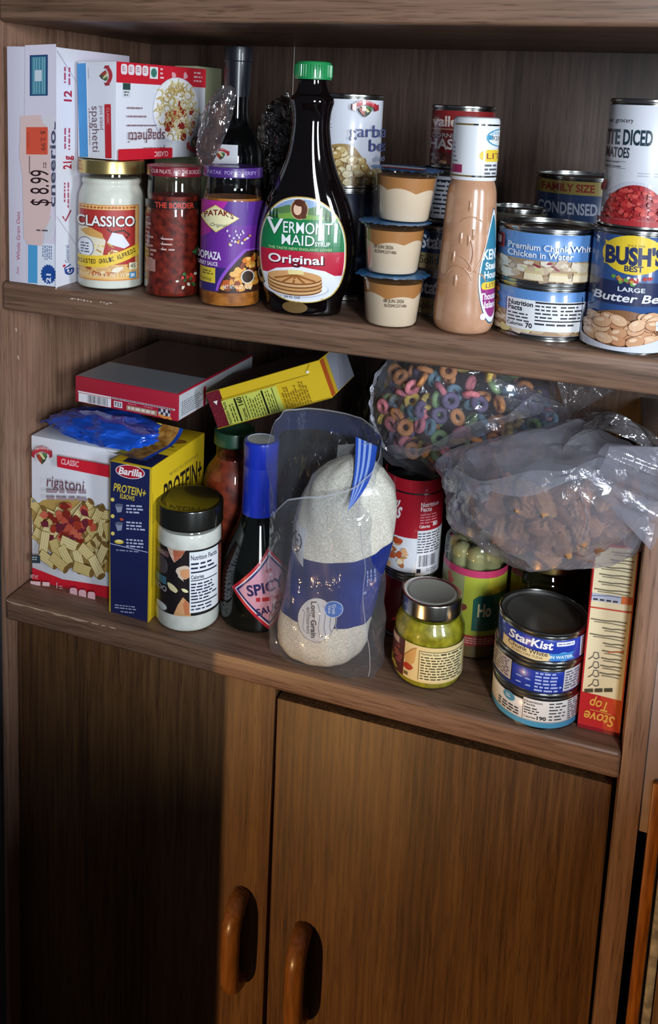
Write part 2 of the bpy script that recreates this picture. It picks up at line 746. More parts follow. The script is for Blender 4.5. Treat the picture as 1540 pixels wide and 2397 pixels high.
def veg_logo(a, cx, cy, s, up=1, rot=0):
    """store crest: red ribbon arch over a heap of vegetables; s = half width in the art's own measure"""
    c, q = cos(radians(rot)), sin(radians(rot))
    f = a.fl

    def T(x, y):
        x, y = x*s, y*s
        return (cx+x*c-y*q, cy+f*(x*q+y*c)*up)
    def pp(pts, col):
        a.poly([T(*p) for p in pts], col)
    pp([(-1, -0.18), (-0.98, 0.3), (-0.7, 0.18), (-0.7, -0.32)], '#a02c38')
    pp([(1, -0.18), (0.98, 0.3), (0.7, 0.18), (0.7, -0.32)], '#a02c38')
    pp([(-0.55, -0.1), (0.55, -0.1), (0.3, -0.55), (0, -0.8), (-0.3, -0.5)], '#3d4a34')
    pp([(-0.5, -0.05), (-0.1, 0.0), (-0.02, -0.75), (-0.32, -0.45)], '#a83a2a')
    pp([(-0.35, 0.12), (-0.1, 0.16), (0.34, -0.34), (0.15, -0.42)], '#d9cf9a')
    pp([(0.05, 0.1), (0.5, 0.05), (0.42, -0.2), (0.2, -0.15)], '#4f7a3f')
    arch = [(-0.82+1.64*i/14, 0.1+0.5*sin(pi*(0.12+0.76*i/14))) for i in range(15)]
    low = [(x*0.9, y-0.38) for x, y in arch]
    pp(arch+low[::-1], '#b9343f')
    if rot == 0:
        a.text('Hannaford', cx, cy+f*up*s*0.28, s*0.24*up, '#f0d9d6', w=s*1.25, arc=s*0.12*up)


def nutrition(a, x0, y0, x1, y1, sep='Calories', val='', bgc='#eef0f3', ink='#20222b', head=True):
    """nutrition panel; (x0, y0) top left, (x1, y1) bottom right in the art's measure"""
    a.rect(x0, y0, x1, y1, bgc)
    w, h = x1-x0, y1-y0
    p = abs(w)*0.05
    if head:
        a.text('Nutrition Facts', x0+w*0.05, y0+h*0.13, abs(h)*0.075, ink, w=w*0.9, al='l', bold=0.02)
    a.lines(x0+p, y0+h*0.16, x1-p, y0+h*0.3, 2, ink)
    a.rect(x0+p, y0+h*0.32, x1-p, y0+h*0.345, ink)
    a.text(sep, x0+w*0.05, y0+h*0.44, abs(h)*0.06, ink, w=w*0.45, al='l', bold=0.02)
    if val:
        a.text(val, x1-w*0.05, y0+h*0.44, abs(h)*0.075, ink, al='r', bold=0.02, xs=abs(w/h))
    a.rect(x0+p, y0+h*0.46, x1-p, y0+h*0.475, ink)
    a.lines(x0+p, y0+h*0.5, x1-p, y0+h*0.8, 6, ink, 0.45)
    a.rect(x0+p, y0+h*0.82, x1-p, y0+h*0.84, ink)
    a.lines(x0+p, y0+h*0.86, x1-p, y0+h*0.97, 2, ink, 0.4)


def can(name, label, loc, r, h, wrap, az=None, group=None, ring=True, lidm=None, rotz=0):
    """food tin: wrapped body with beads and rolled rims; returns the thing"""
    t = thing(name, label, 'can', loc, rotz, group)
    lathe('body', [(0, 1.5), (r-4, 1.5), (r-1.5, 1.2), (r-1.2, 4), (r, 5.2), (r, h-5.2), (r-1.2, h-4), (r-1.5, h-1.2)], [TIN], t, 72)
    lathe('wrapper', [(r+0.06, 5.6), (r+0.2, 5.8), (r+0.2, h-5.8), (r+0.06, h-5.6)], wrap if isinstance(wrap, list) else [wrap], t, 72)
    for z0, nm in ((0.0, 'rim'), (h-3.4, 'rim')):
        lathe(nm, [(r-2.0, z0), (r-0.2, z0), (r+0.5, z0+0.8), (r+0.5, z0+2.6), (r-0.2, z0+3.4), (r-2.0, z0+3.4), (r-2.3, z0+1.7), (r-2.0, z0)], [TIN], t, 72)
    lid = [(r-2.1, h-1.2), (r-2.6, h-4.6), (r-6, h-4.8), (r-7.5, h-3.9), (r-9, h-4.6)]
    if ring:
        lid += [(r*0.55, h-4.6), (r*0.53, h-4.0), (r*0.5, h-4.6)]
    lid += [(0, h-4.6)]
    lathe('lid', lid, [lidm or TIND], t, 72)
    return t


def jar(t, prof, fill, fillmat, lid, lidmat, n=72, wall=1.6, glass=None, lidlabel=None):
    """glass shell, contents up to a level, and a screw lid"""
    lathe('glass', prof, [glass or GLASS], t, n, smooth=60)
    inner = []
    for r, z in prof:
        if z <= fill and r > 0:
            inner.append((r-wall, max(z, wall)))
    ri = radius_at(prof, fill)-wall
    inner = [(0, inner[0][1])]+inner+[(ri, fill), (0, fill)]
    lathe('contents', inner, [fillmat], t, n, smooth=60)
    lathe('lid', lid, [lidmat], t, n, smooth=40, label=lidlabel)


def lidprof(r, z0, z1, k=1.2):
    return [(r-1.5, z0), (r, z0), (r+0.3, z0+1.2), (r, z0+2.2), (r, z1-k), (r-k*0.3, z1-k*0.3), (r-k, z1), (r-4.5, z1), (r-6, z1-0.8), (0, z1-0.8)]


Z1 = 382.0
# ------------------------------------------------------------------ upper shelf, front row
# cereal box on end
CW, CD, CH_ = 63, 150, 258
t = thing('cereal_box', 'pale lavender cereal box on end with torn 8.99 price sticker, at the left panel', 'box', (41, 77, Z1), -1)
frombm('carton', boxbm(-CW/2, -CD/2, 0, CW/2, CD/2, CH_, 1.0), mat('#ddd6e4', 0.5), t)
a = quad_art(CW, CH_, 128, 13, 137, 664, 18, 140, slope=0.05)
a.rect(60, 128, 137, 664, '#d9d0df')
a.stroke([(60, 130), (58, 300), (62, 480), (64, 662)], 0.8, '#a79fb0')
a.rect(72, 150, 117, 239, '#26466f')
a.rect(77, 154, 112, 236, '#4a8397')
for x in (82, 88, 95, 103, 108):
    a.rect(x, 156, x+2.2, 234, '#7fb2bd')
a.rect(85, 183, 102, 207, '#c9d2da')
a.rect(68, 570, 92, 664, '#4f9ccf')
a.rect(92, 570, 140, 668, '#dfe3ee')
a.ell(120, 641, 17, 20, '#1f4a94', 30)
for i in range(18):
    q = 2*pi*i/18
    a.ell(120+17*cos(q), 641+20*sin(q), 2.6, 3, '#1f4a94', 8)
a.text('21', 126, 650, 11, '#e8ecf5', w=20, rot=90, bold=0.03)
a.lines(104, 575, 130, 612, 5, '#5b6a94', vert=True)
a.text('Whole Grain Oats', 48, 612, 8.5, '#b0435f', w=112, al='l', rot=90)
a.text('from', 45, 645, 6, '#b0435f', w=16, al='l', rot=90, sh=0.3)
# glimpse of the big name under the sticker, and the sticker with its torn right edge
a.text('cheerios', 137, 486, 15, '#4b4f63', w=192, al='l', rot=90, bold=0.02)
a.poly([(50, 283), (102, 281), (100, 290), (112, 306), (122, 320), (126, 400), (128, 480), (122, 522), (108, 540), (104, 576), (70, 575), (58, 560), (55, 420), (47, 372)], '#dcbdb8')
a.poly([(102, 283), (136, 284), (134, 310), (122, 320), (114, 306), (104, 297)], '#d8d2d8')
a.poly([(128, 505), (140, 520), (126, 555), (107, 576), (110, 545)], '#d5d3da')
a.rect(64, 308, 118, 369, '#d8543c')
a.text('$ 2.99', 101, 316, 11, '#57302c', w=44, al='l', rot=-90)
a.lines(66, 320, 73, 365, 2, '#a83f30', vert=True)
a.rect(71, 372, 74, 412, '#8a6f72')
a.text('$ 8.99', 121, 484, 46, '#2c1a20', w=80, al='l', rot=90, bold=0.0)
a.lines(106, 386, 116, 402, 2, '#55434a', vert=True)
a.lines(90, 536, 122, 545, 1, '#6a5a60')
a.build('front_print', t, on_face(CW, CD, CH_, 'front'))
a = quad_art(38, CH_, 136, 139, 178, 668, 141, 180, slope=-0.05)
a.rect(139, 136, 178, 680, '#e4e3ec')
a.poly([(141, 142), (178, 205), (178, 208), (140, 146)], '#b9b8c4')
a.poly([(141, 505), (180, 580), (180, 583), (141, 509)], '#b9b8c4')
a.text('12', 168, 251, 14, '#b02040', w=24, al='l', rot=90, bold=0.03)
a.lines(151, 176, 168, 222, 2, '#b4506a', vert=True)
a.text('21g', 168, 402, 15, '#b02040', w=30, al='l', rot=90, bold=0.03)
a.lines(152, 310, 168, 370, 2, '#b4506a', vert=True)
a.lines(152, 432, 166, 490, 2, '#b4506a', vert=True)
a.stroke([(152, 508), (157, 520), (168, 496)], 3, '#a81c38')
a.text('General', 164, 616, 7, '#38508a', w=40, al='l', rot=90)
a.stroke([(168, 622), (156, 628), (158, 640), (168, 638), (164, 630)], 3, '#1f3f8c')
a.text('G', 174, 646, 16, '#1f3f8c', w=16, al='l', rot=90, bold=0.03)
a.ell(155, 622, 3, 3, '#c9263a', 12)
a.build('side_print', t, on_face(CW, CD, CH_, 'right'))

# white sauce jar
t = thing('sauce_jar', 'jar of white roasted garlic alfredo sauce with a gold lid', 'jar', (113, 45, Z1))
pr = spl([(33, 0), (36, 2.5), (37.2, 8), (37.3, 50), (37.2, 92), (36.2, 103), (33, 111), (32, 114)], 4)
pr = [(0, 0)]+pr+[(33.2, 116), (33.2, 119), (32, 121), (32, 127)]
jar(t, pr, 121, noisy('white_sauce', '#d9d6c8', '#e6e3d8', 80, 0.5), lidprof(35.6, 126.5, 141), mat('#c9b271', 0.28, 0.9, name='gold_lid'))
a = round_art(37.3, 402, 183, 338, 127, 600, 182, 336, 32, 0.45, 0.25)
a.rect(188, 471, 321, 643, '#d98b45', r=2)
a.rect(190, 473, 318, 640, '#e8bb72')
for i in range(16):
    a.blob(193+i*7.8, 477, 3, 2.6, '#b5572c', 8, 0.4)
a.rect(191, 482, 312, 606, '#b3342f')
a.poly([(189, 522), (206, 520), (236, 534), (248, 552), (240, 590), (189, 600)], '#e7dcc4')
a.poly([(192, 530), (214, 522), (240, 535), (244, 548), (206, 541)], '#d6a25c')
a.stroke([(250, 524), (262, 532), (286, 528), (300, 538), (292, 546)], 4, '#4a2420')
a.poly([(262, 532), (284, 537), (300, 562), (288, 569), (250, 557)], '#e5e4ee')
for i in range(24):
    x, y, q = random.uniform(226, 276), random.uniform(553, 590), random.uniform(0, pi)
    a.stroke([(x, y), (x+15*cos(q), y+9*sin(q))], 3.2, random.choice(('#efd98a', '#d9b862', '#b98f40', '#f3e6b4')))
for i in range(20):
    a.blob(random.uniform(200, 300), random.uniform(610, 630), 7, 4, random.choice(('#d9a86c', '#a8552e', '#ecd3a8', '#c97b45')), 9)
a.blob(272, 617, 13, 6, '#efe2cc', 12, 0.15, rot=-20)
a.ell(205, 568, 18, 23, '#4a5a8a')
a.ell(205, 568, 16.6, 21.4, '#eceaf0')
a.lines(195, 556, 216, 582, 4, '#4d5878')
ban = [(188+i*6.4, 600+11*sin(i/20*pi*0.9)-i*1.55) for i in range(21)]
a.poly([(x, y-13) for x, y in ban]+[(x+(3 if i == 0 else 0), y+13) for i, (x, y) in enumerate(ban[::-1])], '#efc93a')
s_ = 'ROASTED GARLIC ALFREDO'
for i, ch in enumerate(s_):
    k = (i+0.5)/len(s_)*20
    x = 188+k*6.2
    y = 600+11*sin(k/20*pi*0.9)-k*1.55
    a.text(ch, x, y+5, 10, '#3a2418', w=4.6, bold=0.02, rot=-2 if k < 8 else 16)
a.text('CLASSICO', 249, 519, 22, '#2b1512', w=124, bold=0.04)
a.text('CLASSICO', 248, 518, 22, '#f3f1ee', w=122, bold=0.02)
a.rect(297, 602, 314, 618, '#f0e6c0')
a.text('45', 305, 614, 9, INK, w=11)
a.rect(298, 624, 312, 638, '#4f94c4')
a.rect(301, 627, 309, 635, '#d9e8f2')
a.text('PASTA SAUCE  NET WT', 243, 634, 9, '#f2d9b0', w=100, bold=0.02)
a.build('label', t, on_cyl(37.3, az_cam(113, 45), 37.3), du=2.5)

# red salsa jar
t = thing('salsa_jar', 'jar of red salsa with a dark red lid, beside the white sauce jar', 'jar', (194, 38, Z1))
pr = [(0, 0)]+spl([(26, 0), (29, 2), (30.5, 7), (30.5, 45), (30.5, 84), (30.2, 90), (29, 97), (28.4, 103), (28.6, 112), (28.2, 120), (28, 130)], 3)
jar(t, pr, 108, noisy('salsa', '#4a120b', '#8e2f1c', 150, 0.5, 5, 0.3), lidprof(29.6, 129, 139.5), mat('#7e1526', 0.35, coat=0.4), glass=thin('tinted_salsa_glass', '#f4e9e6', 0.04, 0.7, 3, 0.02))
a = round_art(29.7, 388, 344, 472, 139, 408, 344, 472, 130, 0.4)
a.text('OUR PALATE.  AND THE BORDER', 412, 403, 9, '#e3c3c6', w=112)
a.build('lid_print', t, on_cyl(29.7, az_cam(194, 38), 29.7), du=2.5)
a = round_art(30.6, 408, 344, 472, 130, 690, 339, 470, 6, 0.4, 0.3)
a.rect(338, 468, 478, 487, '#1c1312')
a.text('THE BORDER', 408, 484, 12.5, '#d6402f', w=86, bold=0.03)
a.build('neck_band', t, on_cyl(30.6, az_cam(194, 38), 30.6), du=2.5)
a = round_art(30.6, 408, 344, 472, 130, 690, 339, 470, 6, 0.4, 0.3)
a.lines(380, 552, 424, 590, 3, '#caa7a0', 0.3, ragged=0.4)
for y in (556, 569, 582):
    a.stroke([(377, y), (379, y+3), (383, y-4)], 1, '#d9c2bd')
a.lines(342, 520, 368, 615, 9, '#b08a80', 0.5, ragged=0.5)
a.rect(343, 610, 366, 640, '#a87970')
for i in range(26):
    a.blob(444+random.gauss(0, 11), 655+random.gauss(0, 9), 3.6, 4.4, random.choice(('#3c6a33', '#c9362b', '#d8d3bd', '#7d1d17', '#2f5a2c')), 8, 0.4)
a.poly([(446, 590), (470, 566), (472, 615)], '#2f5f34')
a.poly([(456, 590), (472, 574), (472, 606)], '#c8402f')
a.poly([(462, 590), (473, 580), (473, 600)], '#d9a441')
a.build('label', t, on_cyl(30.6, az_cam(194, 38), 30.6), du=2.5)

# curry sauce jar
t = thing('curry_sauce_jar', 'jar of orange curry sauce with purple label and purple lid', 'jar', (266, 28, Z1))
pr = [(0, 0)]+spl([(27, 0), (31, 2.5), (32.2, 8), (32.2, 60), (32.2, 96), (31.6, 108), (29.4, 118), (28.6, 122), (28.8, 134)], 4)
jar(t, pr, 112, noisy('curry', '#8a4a12', '#b8702a', 120, 0.45, 5, 0.3), lidprof(30.6, 133, 143.5), mat('#4b2a78', 0.3, coat=0.5, name='purple_lid'))
a = round_art(30.7, 388, 487, 625, 143, 412, 487, 625, 133, 0.4)
a.text('PATAK  POP TO VERIFY', 553, 404, 9, '#b9a5d6', w=110)
a.build('lid_print', t, on_cyl(30.7, az_cam(266, 28), 30.7), du=2.5)
a = round_art(32.3, 412, 480, 622, 133, 700, 474, 618, 7, 0.4, 0.3)
PU = '#6d2a96'
a.rect(472, 465, 624, 678, PU)
a.poly([(472, 465), (540, 465), (500, 540), (472, 560)], '#b32a98')
a.poly([(540, 465), (624, 465), (624, 520), (520, 520)], '#5a2c8c')
a.rect(472, 620, 624, 678, '#33246b')
a.rect(474, 622, 513, 658, '#e2c63a')
a.lines(484, 628, 508, 640, 2, '#4a3a20')
a.text('4 servings', 491, 653, 8, '#3a2f1c', w=27)
pl = [(514+i*3.2, 675-(i/20.0)**0.62*100) for i in range(21)]
a.poly(pl+[(600, 575), (624, 575), (624, 677)], '#8f4fc0')
a.poly([(x+5, y+5) for x, y in pl]+[(624, 575), (624, 677)], '#3a1f14')
for i in range(70):
    x = random.uniform(532, 612)
    y = random.uniform(max(582, 672-(x-524)*1.35), 670)
    a.blob(x, y, random.uniform(4, 10), random.uniform(4, 9), random.choice(('#d97b22', '#b9551a', '#e09a3c', '#8a3c14', '#ecb35c')), 9)
for i in range(9):
    a.blob(542+i*6+random.uniform(-4, 4), 566-i*2.0+random.uniform(-9, 5), 3, 3, random.choice(('#e8b54a', '#d9cfd8', '#b07a3a')), 8)
for i in range(10):
    a.blob(548+random.uniform(-8, 26), 535+random.uniform(-10, 22), 2.2, 3, '#cfc3d8', 7)
a.ell(584, 640, 15, 17, '#d9cdbd')
a.ell(584, 640, 12, 14, '#3a2a20')
a.poly([(482, 503), (515, 474), (565, 503), (516, 538)], '#d8c46a')
a.poly([(485, 503), (515, 477), (562, 503), (516, 535)], '#ece2b2')
a.text("PATAK'S", 522, 506, 12, '#7a2318', w=62, bold=0.03, arc=9)
a.text('Original', 520, 524, 8, '#3a3a48', w=34, sh=0.3)
a.text('DOPIAZA', 500, 601, 17, '#efe9f2', w=54, bold=0.03)
a.text('CURRY SAUCE', 496, 616, 8.5, '#e6dcec', w=48, bold=0.03)
a.text('NET WT 15 OZ (425g)', 562, 668, 9, '#f2ece4', w=60)
a.build('label', t, on_cyl(32.3, az_cam(266, 28), 32.3), du=2.5)

# syrup bottle: flat oval body, waisted base, long flared neck
t = thing('syrup_bottle', 'large dark syrup bottle with green cap and oval green and red label', 'bottle', (349, 26, Z1))
t.rotation_euler.z = radians(11)
SYR = mat('#0b0607', 0.05, spec=0.6, name='dark_syrup_glass')
pf = [(36, 0), (38, 3), (38.5, 10), (40, 17), (41.5, 20), (44, 26), (48.5, 38), (50.3, 55), (50.6, 68), (49.5, 82), (46.5, 98), (42, 112), (37, 124), (31.5, 136), (26.5, 149), (22.5, 163), (20, 178), (19, 190), (19.6, 200), (21, 207), (22, 212), (20.5, 216.5), (17.5, 219), (15.2, 226), (14.4, 234)]
P2 = spl(pf, 3)


def syr_d(z):
    q = max(0, min(1, (z-90)/100))
    q = q*q*(3-2*q)
    return 0.6+0.4*q


vs, fs = [], []
n = 72
P2 = [(0.01, 0)]+P2
for r, z in P2:
    for i in range(n):
        q = 2*pi*i/n
        vs.append((r*cos(q), r*syr_d(z)*sin(q), z))
for k in range(len(P2)-1):
    for i in range(n):
        j = (i+1) % n
        fs.append((k*n+i, k*n+j, (k+1)*n+j, (k+1)*n+i))
mesh('glass', vs, fs, SYR, t, smooth=70)
GC = mat('#1f8a4c', 0.3, coat=0.4, name='green_cap')
lathe('cap', [(17, 233), (18.3, 233), (18.6, 236), (18.2, 247), (17.2, 249.5), (15, 250.5), (0, 250.5)], [GC], t, 64)
gv, gf = [], []
for i in range(44):
    q = 2*pi*i/44
    for z in (235.5, 247):
        for dq in (-0.028, 0, 0.028):
            rr = 18.4+(0.55 if dq == 0 else 0)
            gv.append((rr*cos(q+dq), rr*sin(q+dq), z))
    k = i*6
    gf += [(k, k+1, k+4, k+3), (k+1, k+2, k+5, k+4)]
mesh('cap_ribs', gv, gf, GC, t, smooth=0)


def syr_map(u, v, l):
    r = radius_at(P2, v)
    x = max(-r*0.995, min(r*0.995, u))
    d = r*syr_d(v)*sqrt(max(0.0, 1-(x/r)**2))
    nn = Vector((x/(r*r), -d/((r*syr_d(v))**2), 0)).normalized()
    return Vector((x, -d, v))+nn*l


sy = lambda y: 213+(y-235)*(16-213)/(690-235)
a = Art(0.3, 0.4, lambda x, y: (x-(726-(y-450)*0.03))*0.452, sy)
cx_, cy_ = 719, 576
def ovl(k):
    pts = []
    for i in range(64):
        q = 2*pi*i/64
        x, y = cos(q), sin(q)
        w = 97*(1-0.1*max(0, -y)**2)+0
        e = 0.86
        X = cx_+k*w*abs(x)**e*(1 if x > 0 else -1)
        Y = cy_+k*126*abs(y)**0.8*(1 if y > 0 else -1)
        if Y > cy_+100:
            Y = cy_+100+(Y-cy_-100)*0.75
        pts.append((X, Y))
    return pts
def band(col, y0, y1, k=0.955, tilt=0.0):
    P = ovl(k)
    out = []
    for i in range(len(P)):
        p, q = P[i], P[(i+1) % len(P)]
        for yy, sg in ((y0, 1), (y1, -1)):
            pass
        out.append(p)
    def clip(pl, yv, sg):
        res = []
        for i in range(len(pl)):
            p, q = pl[i], pl[(i+1) % len(pl)]
            a_, b_ = sg*(p[1]-yv-tilt*(p[0]-cx_)), sg*(q[1]-yv-tilt*(q[0]-cx_))
            if a_ >= 0:
                res.append(p)
            if (a_ < 0) != (b_ < 0):
                f = a_/(a_-b_)
                res.append((p[0]+(q[0]-p[0])*f, p[1]+(q[1]-p[1])*f))
        return res
    out = clip(clip(out, y0, 1), y1, -1)
    a.poly(out, col)
a.poly(ovl(1.0), '#c9a95a')
a.poly(ovl(0.975), '#f0f1f4')
band('#8fa9cf', 440, 497)
a.poly([(655, 483), (690, 470), (722, 480), (760, 468), (782, 482), (784, 500), (650, 500)], '#5b7f4c')
a.poly([(640, 499), (700, 486), (745, 491), (798, 497), (798, 508), (634, 508)], '#7ba84a')
for x in (648, 656, 664, 772, 781, 789):
    a.poly([(x-5, 510), (x, 478), (x+5, 510)], '#1f3f2c')
band('#147a45', 503, 573, tilt=0.0)
a.poly([(640, 510), (690, 501), (760, 501), (798, 512), (798, 520), (640, 520)], '#147a45')
band('#c01f3b', 573, 628)
a.poly([(634, 634), (665, 616), (719, 608), (772, 617), (802, 634), (800, 655), (636, 655)], '#eceef4')
band('#e9ebf2', 630, 720, 0.95)
a.ell(715, 479, 19.5, 23.5, '#d8c48f')
a.ell(715, 479, 18, 22, '#6b3a28')
a.ell(711, 479, 9, 13, '#e8c3a6')
a.blob(716, 464, 13, 8, '#54291b', 12, 0.15)
a.poly([(720, 464), (731, 475), (730, 498), (722, 500)], '#5a2c1c')
for dx, dy, c_ in ((1.2, 1.4, '#0c3a22'), (0, 0, '#f2f3f4')):
    a.text('V', 660+dx, 537+dy, 34, c_, w=40, bold=0.012)
    a.text('ERMONT', 733+dx, 533+dy, 25, c_, w=106, bold=0.006)
    a.text('MAID', 713+dx, 560+dy, 23, c_, w=72, bold=0.004)
a.stroke([(640, 506), (646, 502), (655, 505)], 3, '#f2f3f4')
a.text('SYRUP', 766, 560, 9, '#f2f3f4', w=32, bold=0.02)
a.text('THE TASTE NEW ENGLAND LOVES', 716, 571, 5.5, '#dbe6a4', w=140)
a.text('Original', 709, 604, 19, '#51101c', w=124, bold=0.03)
a.text('Original', 707, 602, 19, '#f6f1f2', w=122, bold=0.02)
a.ell(706, 662, 74, 22, '#c9cddb')
a.ell(706, 660, 71, 20, '#f1f2f6')
for k, (y, rx, ry) in enumerate(((662, 60, 17), (653, 61, 17), (644, 61, 17), (637, 60, 15))):
    a.ell(705, y, rx, ry, '#7d4a2b')
    a.ell(705, y-3.2, rx, ry, ('#dfb27c', '#cf9a62', '#dfb27c', '#d7a068')[k])
for q in (200, 235, 265, 295, 330):
    a.stroke([(708, 628), (708+50*cos(radians(q)), 634-16*sin(radians(q)))], 4.5, '#9c5f2f')
a.poly([(690, 617), (724, 617), (728, 626), (694, 628)], '#f0dc9a')
a.text('24 FL OZ', 700, 686, 6.5, '#33364a', w=36)
a.build('label', t, syr_map, du=3, dv=4)
sv = []
for i in range(24):
    q = 2*pi*i/24
    sv.append((-6+13*cos(q), 8.5+6*sin(q)))
a = Art(0.3)
a.poly(sv, '#6d5330')
a.build('code_patch', t, syr_map, du=3, dv=3, label='brown patch low on the bottle foot')

# butterscotch pudding cups
FOIL = mat('#3f86c4', 0.3, 0.35, name='blue_foil')
CUPP = thin('clear_cup_plastic', '#f7f4f0', 0.05, 0.7, 3, 0.05)
CREAM = mat('#e6d5bd', 0.45, coat=0.2, name='cream_layer')
CARA = mat('#b9824c', 0.4, coat=0.2, name='caramel_layer')


def cup(name, x, y, z, label, seed, tilt=0, code=None, torn=False):
    t = thing(name, label, 'cup', (x, y, z), 0, 'pudding cups in a stack')
    if tilt:
        t.rotation_euler = (radians(tilt*0.4), radians(tilt), 0)
    lathe('shell', [(0, 0.6), (22, 0.6), (24.4, 0), (25.6, 3), (29.6, 44.5), (30.6, 45), (30.8, 47.5), (34.2, 48), (34.2, 49.6), (30, 49.6)], [CUPP], t, 72)
    rnd = random.Random(seed)
    n = 96
    ph = [rnd.uniform(0, 6.28) for _ in range(4)]

    def lim(q):
        return 30.5+3.6*abs(sin(q*3+ph[0]))-1.2+1.3*sin(q*2+ph[1])
    R = lambda z: 24.4+(z-3)*(28.8-24.4)/41.5
    vs, fs = [], []
    for k in range(3):
        for i in range(n):
            q = 2*pi*i/n
            z_ = (1.4, 4, lim(q))[k]
            r = R(z_)-(1.5 if k == 0 else 0)
            vs.append((r*cos(q), r*sin(q), z_))
    fs = [(k*n+i, k*n+(i+1) % n, (k+1)*n+(i+1) % n, (k+1)*n+i) for k in range(2) for i in range(n)]
    fs.append(tuple(range(n-1, -1, -1)))
    mesh('cream', vs, fs, CREAM, t, smooth=50)
    vs = []
    for k in range(2):
        for i in range(n):
            q = 2*pi*i/n
            z_ = (lim(q), 43)[k]
            vs.append((R(z_)*cos(q), R(z_)*sin(q), z_))
    fs = [(i, (i+1) % n, n+(i+1) % n, n+i) for i in range(n)]+[tuple(range(n, 2*n))]
    mesh('caramel', vs, fs, CARA, t, smooth=50)
    vs = [(0, 0, 50.6)]
    for k, (r, zz) in enumerate(((20, 50.8), (31, 50.3), (35.2, 49.9))):
        for i in range(n):
            q = 2*pi*i/n
            rr = r+(4*max(0, cos(q+ph[2]))**30+0.5*sin(q*9) if k == 2 else 0)
            vs.append((rr*cos(q), rr*sin(q), zz+(rnd.uniform(-0.5, 0.5) if k == 2 else 0)))
    fs = [(0, 1+i, 1+(i+1) % n) for i in range(n)]
    fs += [(1+k*n+i, 1+(k+1)*n+i, 1+(k+1)*n+(i+1) % n, 1+k*n+(i+1) % n) for k in range(2) for i in range(n)]
    lidm = mesh('foil_lid', vs, fs, FOIL, t, smooth=40)
    if torn:
        a = Art(0.3)
        a.rect(-20, -26, 22, -12, '#a32c40', r=3)
        a.rect(-24, -10, 18, 6, '#e3e7ee', r=3)
        a.build('lid_print', lidm, lambda u, v, l: Vector((u, v, 50.9+l)))
    if code:
        a = Art(0.5)
        a.text('08 JUN 2026', 0, 26, 3.4, '#4a3526', w=19)
        a.text('BU2SMCO71406', 2, 21.5, 3.0, '#4a3526', w=21)
        a.build('date_code', t, on_cyl([(24.6, 0), (29.6, 45)], az_cam(x, y)+radians(code), 27), du=2.5, off=0.4)
    return t


cup('pudding_cup', 442, 20, Z1, 'lowest pudding cup, on the shelf, with a printed date code at its middle', 4, 0, 4)
cup('pudding_cup', 440, 21, Z1+51, 'middle pudding cup of the stack of three, date code at its left', 9, 0, -20)
cup('pudding_cup', 447, 25, Z1+102, 'top pudding cup of the stack, blue foil lid showing red print', 15, 1.5, None, True)

# salad dressing bottle
t = thing('dressing_bottle', 'pinkish tan salad dressing bottle with a tall white cap sleeve', 'bottle', (511, 28, Z1))
DRS = noisy('dressing', '#bb8a68', '#c8997a', 60, 0.25, 3, 0, 0.9)
pf = spl([(20, 0), (25, 2), (28.2, 8), (28.8, 18), (28.0, 32), (27.3, 48), (26.6, 64), (25.6, 84), (24.7, 104), (23.6, 124), (22.6, 136), (20.6, 143), (19.5, 146)], 5)
n = 84
vs, fs = [], []
PP = [(0.01, 0)]+pf
for r, z in PP:
    for i in range(n):
        q = 2*pi*i/n
        vs.append((r*cos(q), r*sin(q), z))
for k in range(len(PP)-1):
    for i in range(n):
        j = (i+1) % n
        fs.append((k*n+i, k*n+j, (k+1)*n+j, (k+1)*n+i))
mesh('body', vs, fs, DRS, t, smooth=70)
az = az_cam(511, 28)
f = on_cyl(PP, az, 27)


def ridge(name, pts, w, h):
    """raised moulding on the bottle wall along (u, v) points"""
    vs, fs = [], []
    P = [Vector(p) for p in pts]
    for i, p in enumerate(P):
        tt = (P[min(i+1, len(P)-1)]-P[max(i-1, 0)]).normalized()
        nn = Vector((-tt.y, tt.x))
        e = sin(pi*(i+0.4)/(len(P)-0.2))
        for o, l in ((-1, -0.2), (-0.5, h*0.8*e), (0, h*e), (0.5, h*0.8*e), (1, -0.2)):
            q = p+nn*w/2*o
            vs.append(f(q.x, q.y, l))
    for i in range(len(P)-1):
        for k in range(4):
            fs.append((i*5+k, i*5+k+1, i*5+k+6, i*5+k+5))
    return vs, fs


RV, RF = [], []
def addr(pts, w, h):
    v, g = ridge('', pts, w, h)
    k = len(RV)
    RV.extend(v)
    RF.extend(tuple(i+k for i in q) for q in g)
def arcp(cx, cy, rx, ry, a0, a1, n=14):
    return [(cx+rx*cos(radians(a0+(a1-a0)*i/n)), cy+ry*sin(radians(a0+(a1-a0)*i/n))) for i in range(n+1)]
addr(arcp(-6, 78, 11, 20, 70, -60), 2.2, 1.3)
addr(arcp(-12, 62, 16, 14, 80, -10), 2.0, 1.2)
addr(arcp(-8, 46, 14, 20, 150, 20), 2.0, 1.2)
addr([(8, 62), (13, 72), (18, 86), (20, 96)], 2.4, 1.3)
addr([(0, 60), (8, 62), (16, 58), (20, 52)], 2.0, 1.1)
addr(arcp(2, 104, 12, 8, 30, 170), 2.0, 1.0)
for u, v in ((-1, 122), (-8, 92), (0, 90), (-14, 74), (-10, 52), (4, 96)):
    addr([(u, v-5), (u+0.3, v-2), (u+0.4, v+2), (u, v+5)], 3.4, 1.3)
bump_ = mesh('moulded_pattern', RV, RF, DRS, t, smooth=80)
CAPW = mat('#e4e6ea', 0.28, coat=0.5, name='white_sleeve')
lathe('cap', [(19.8, 145.5), (21.2, 145.5), (21.4, 147), (21.4, 200), (20.6, 202.5), (19, 203.5), (0, 203.5)], [CAPW], t, 64)
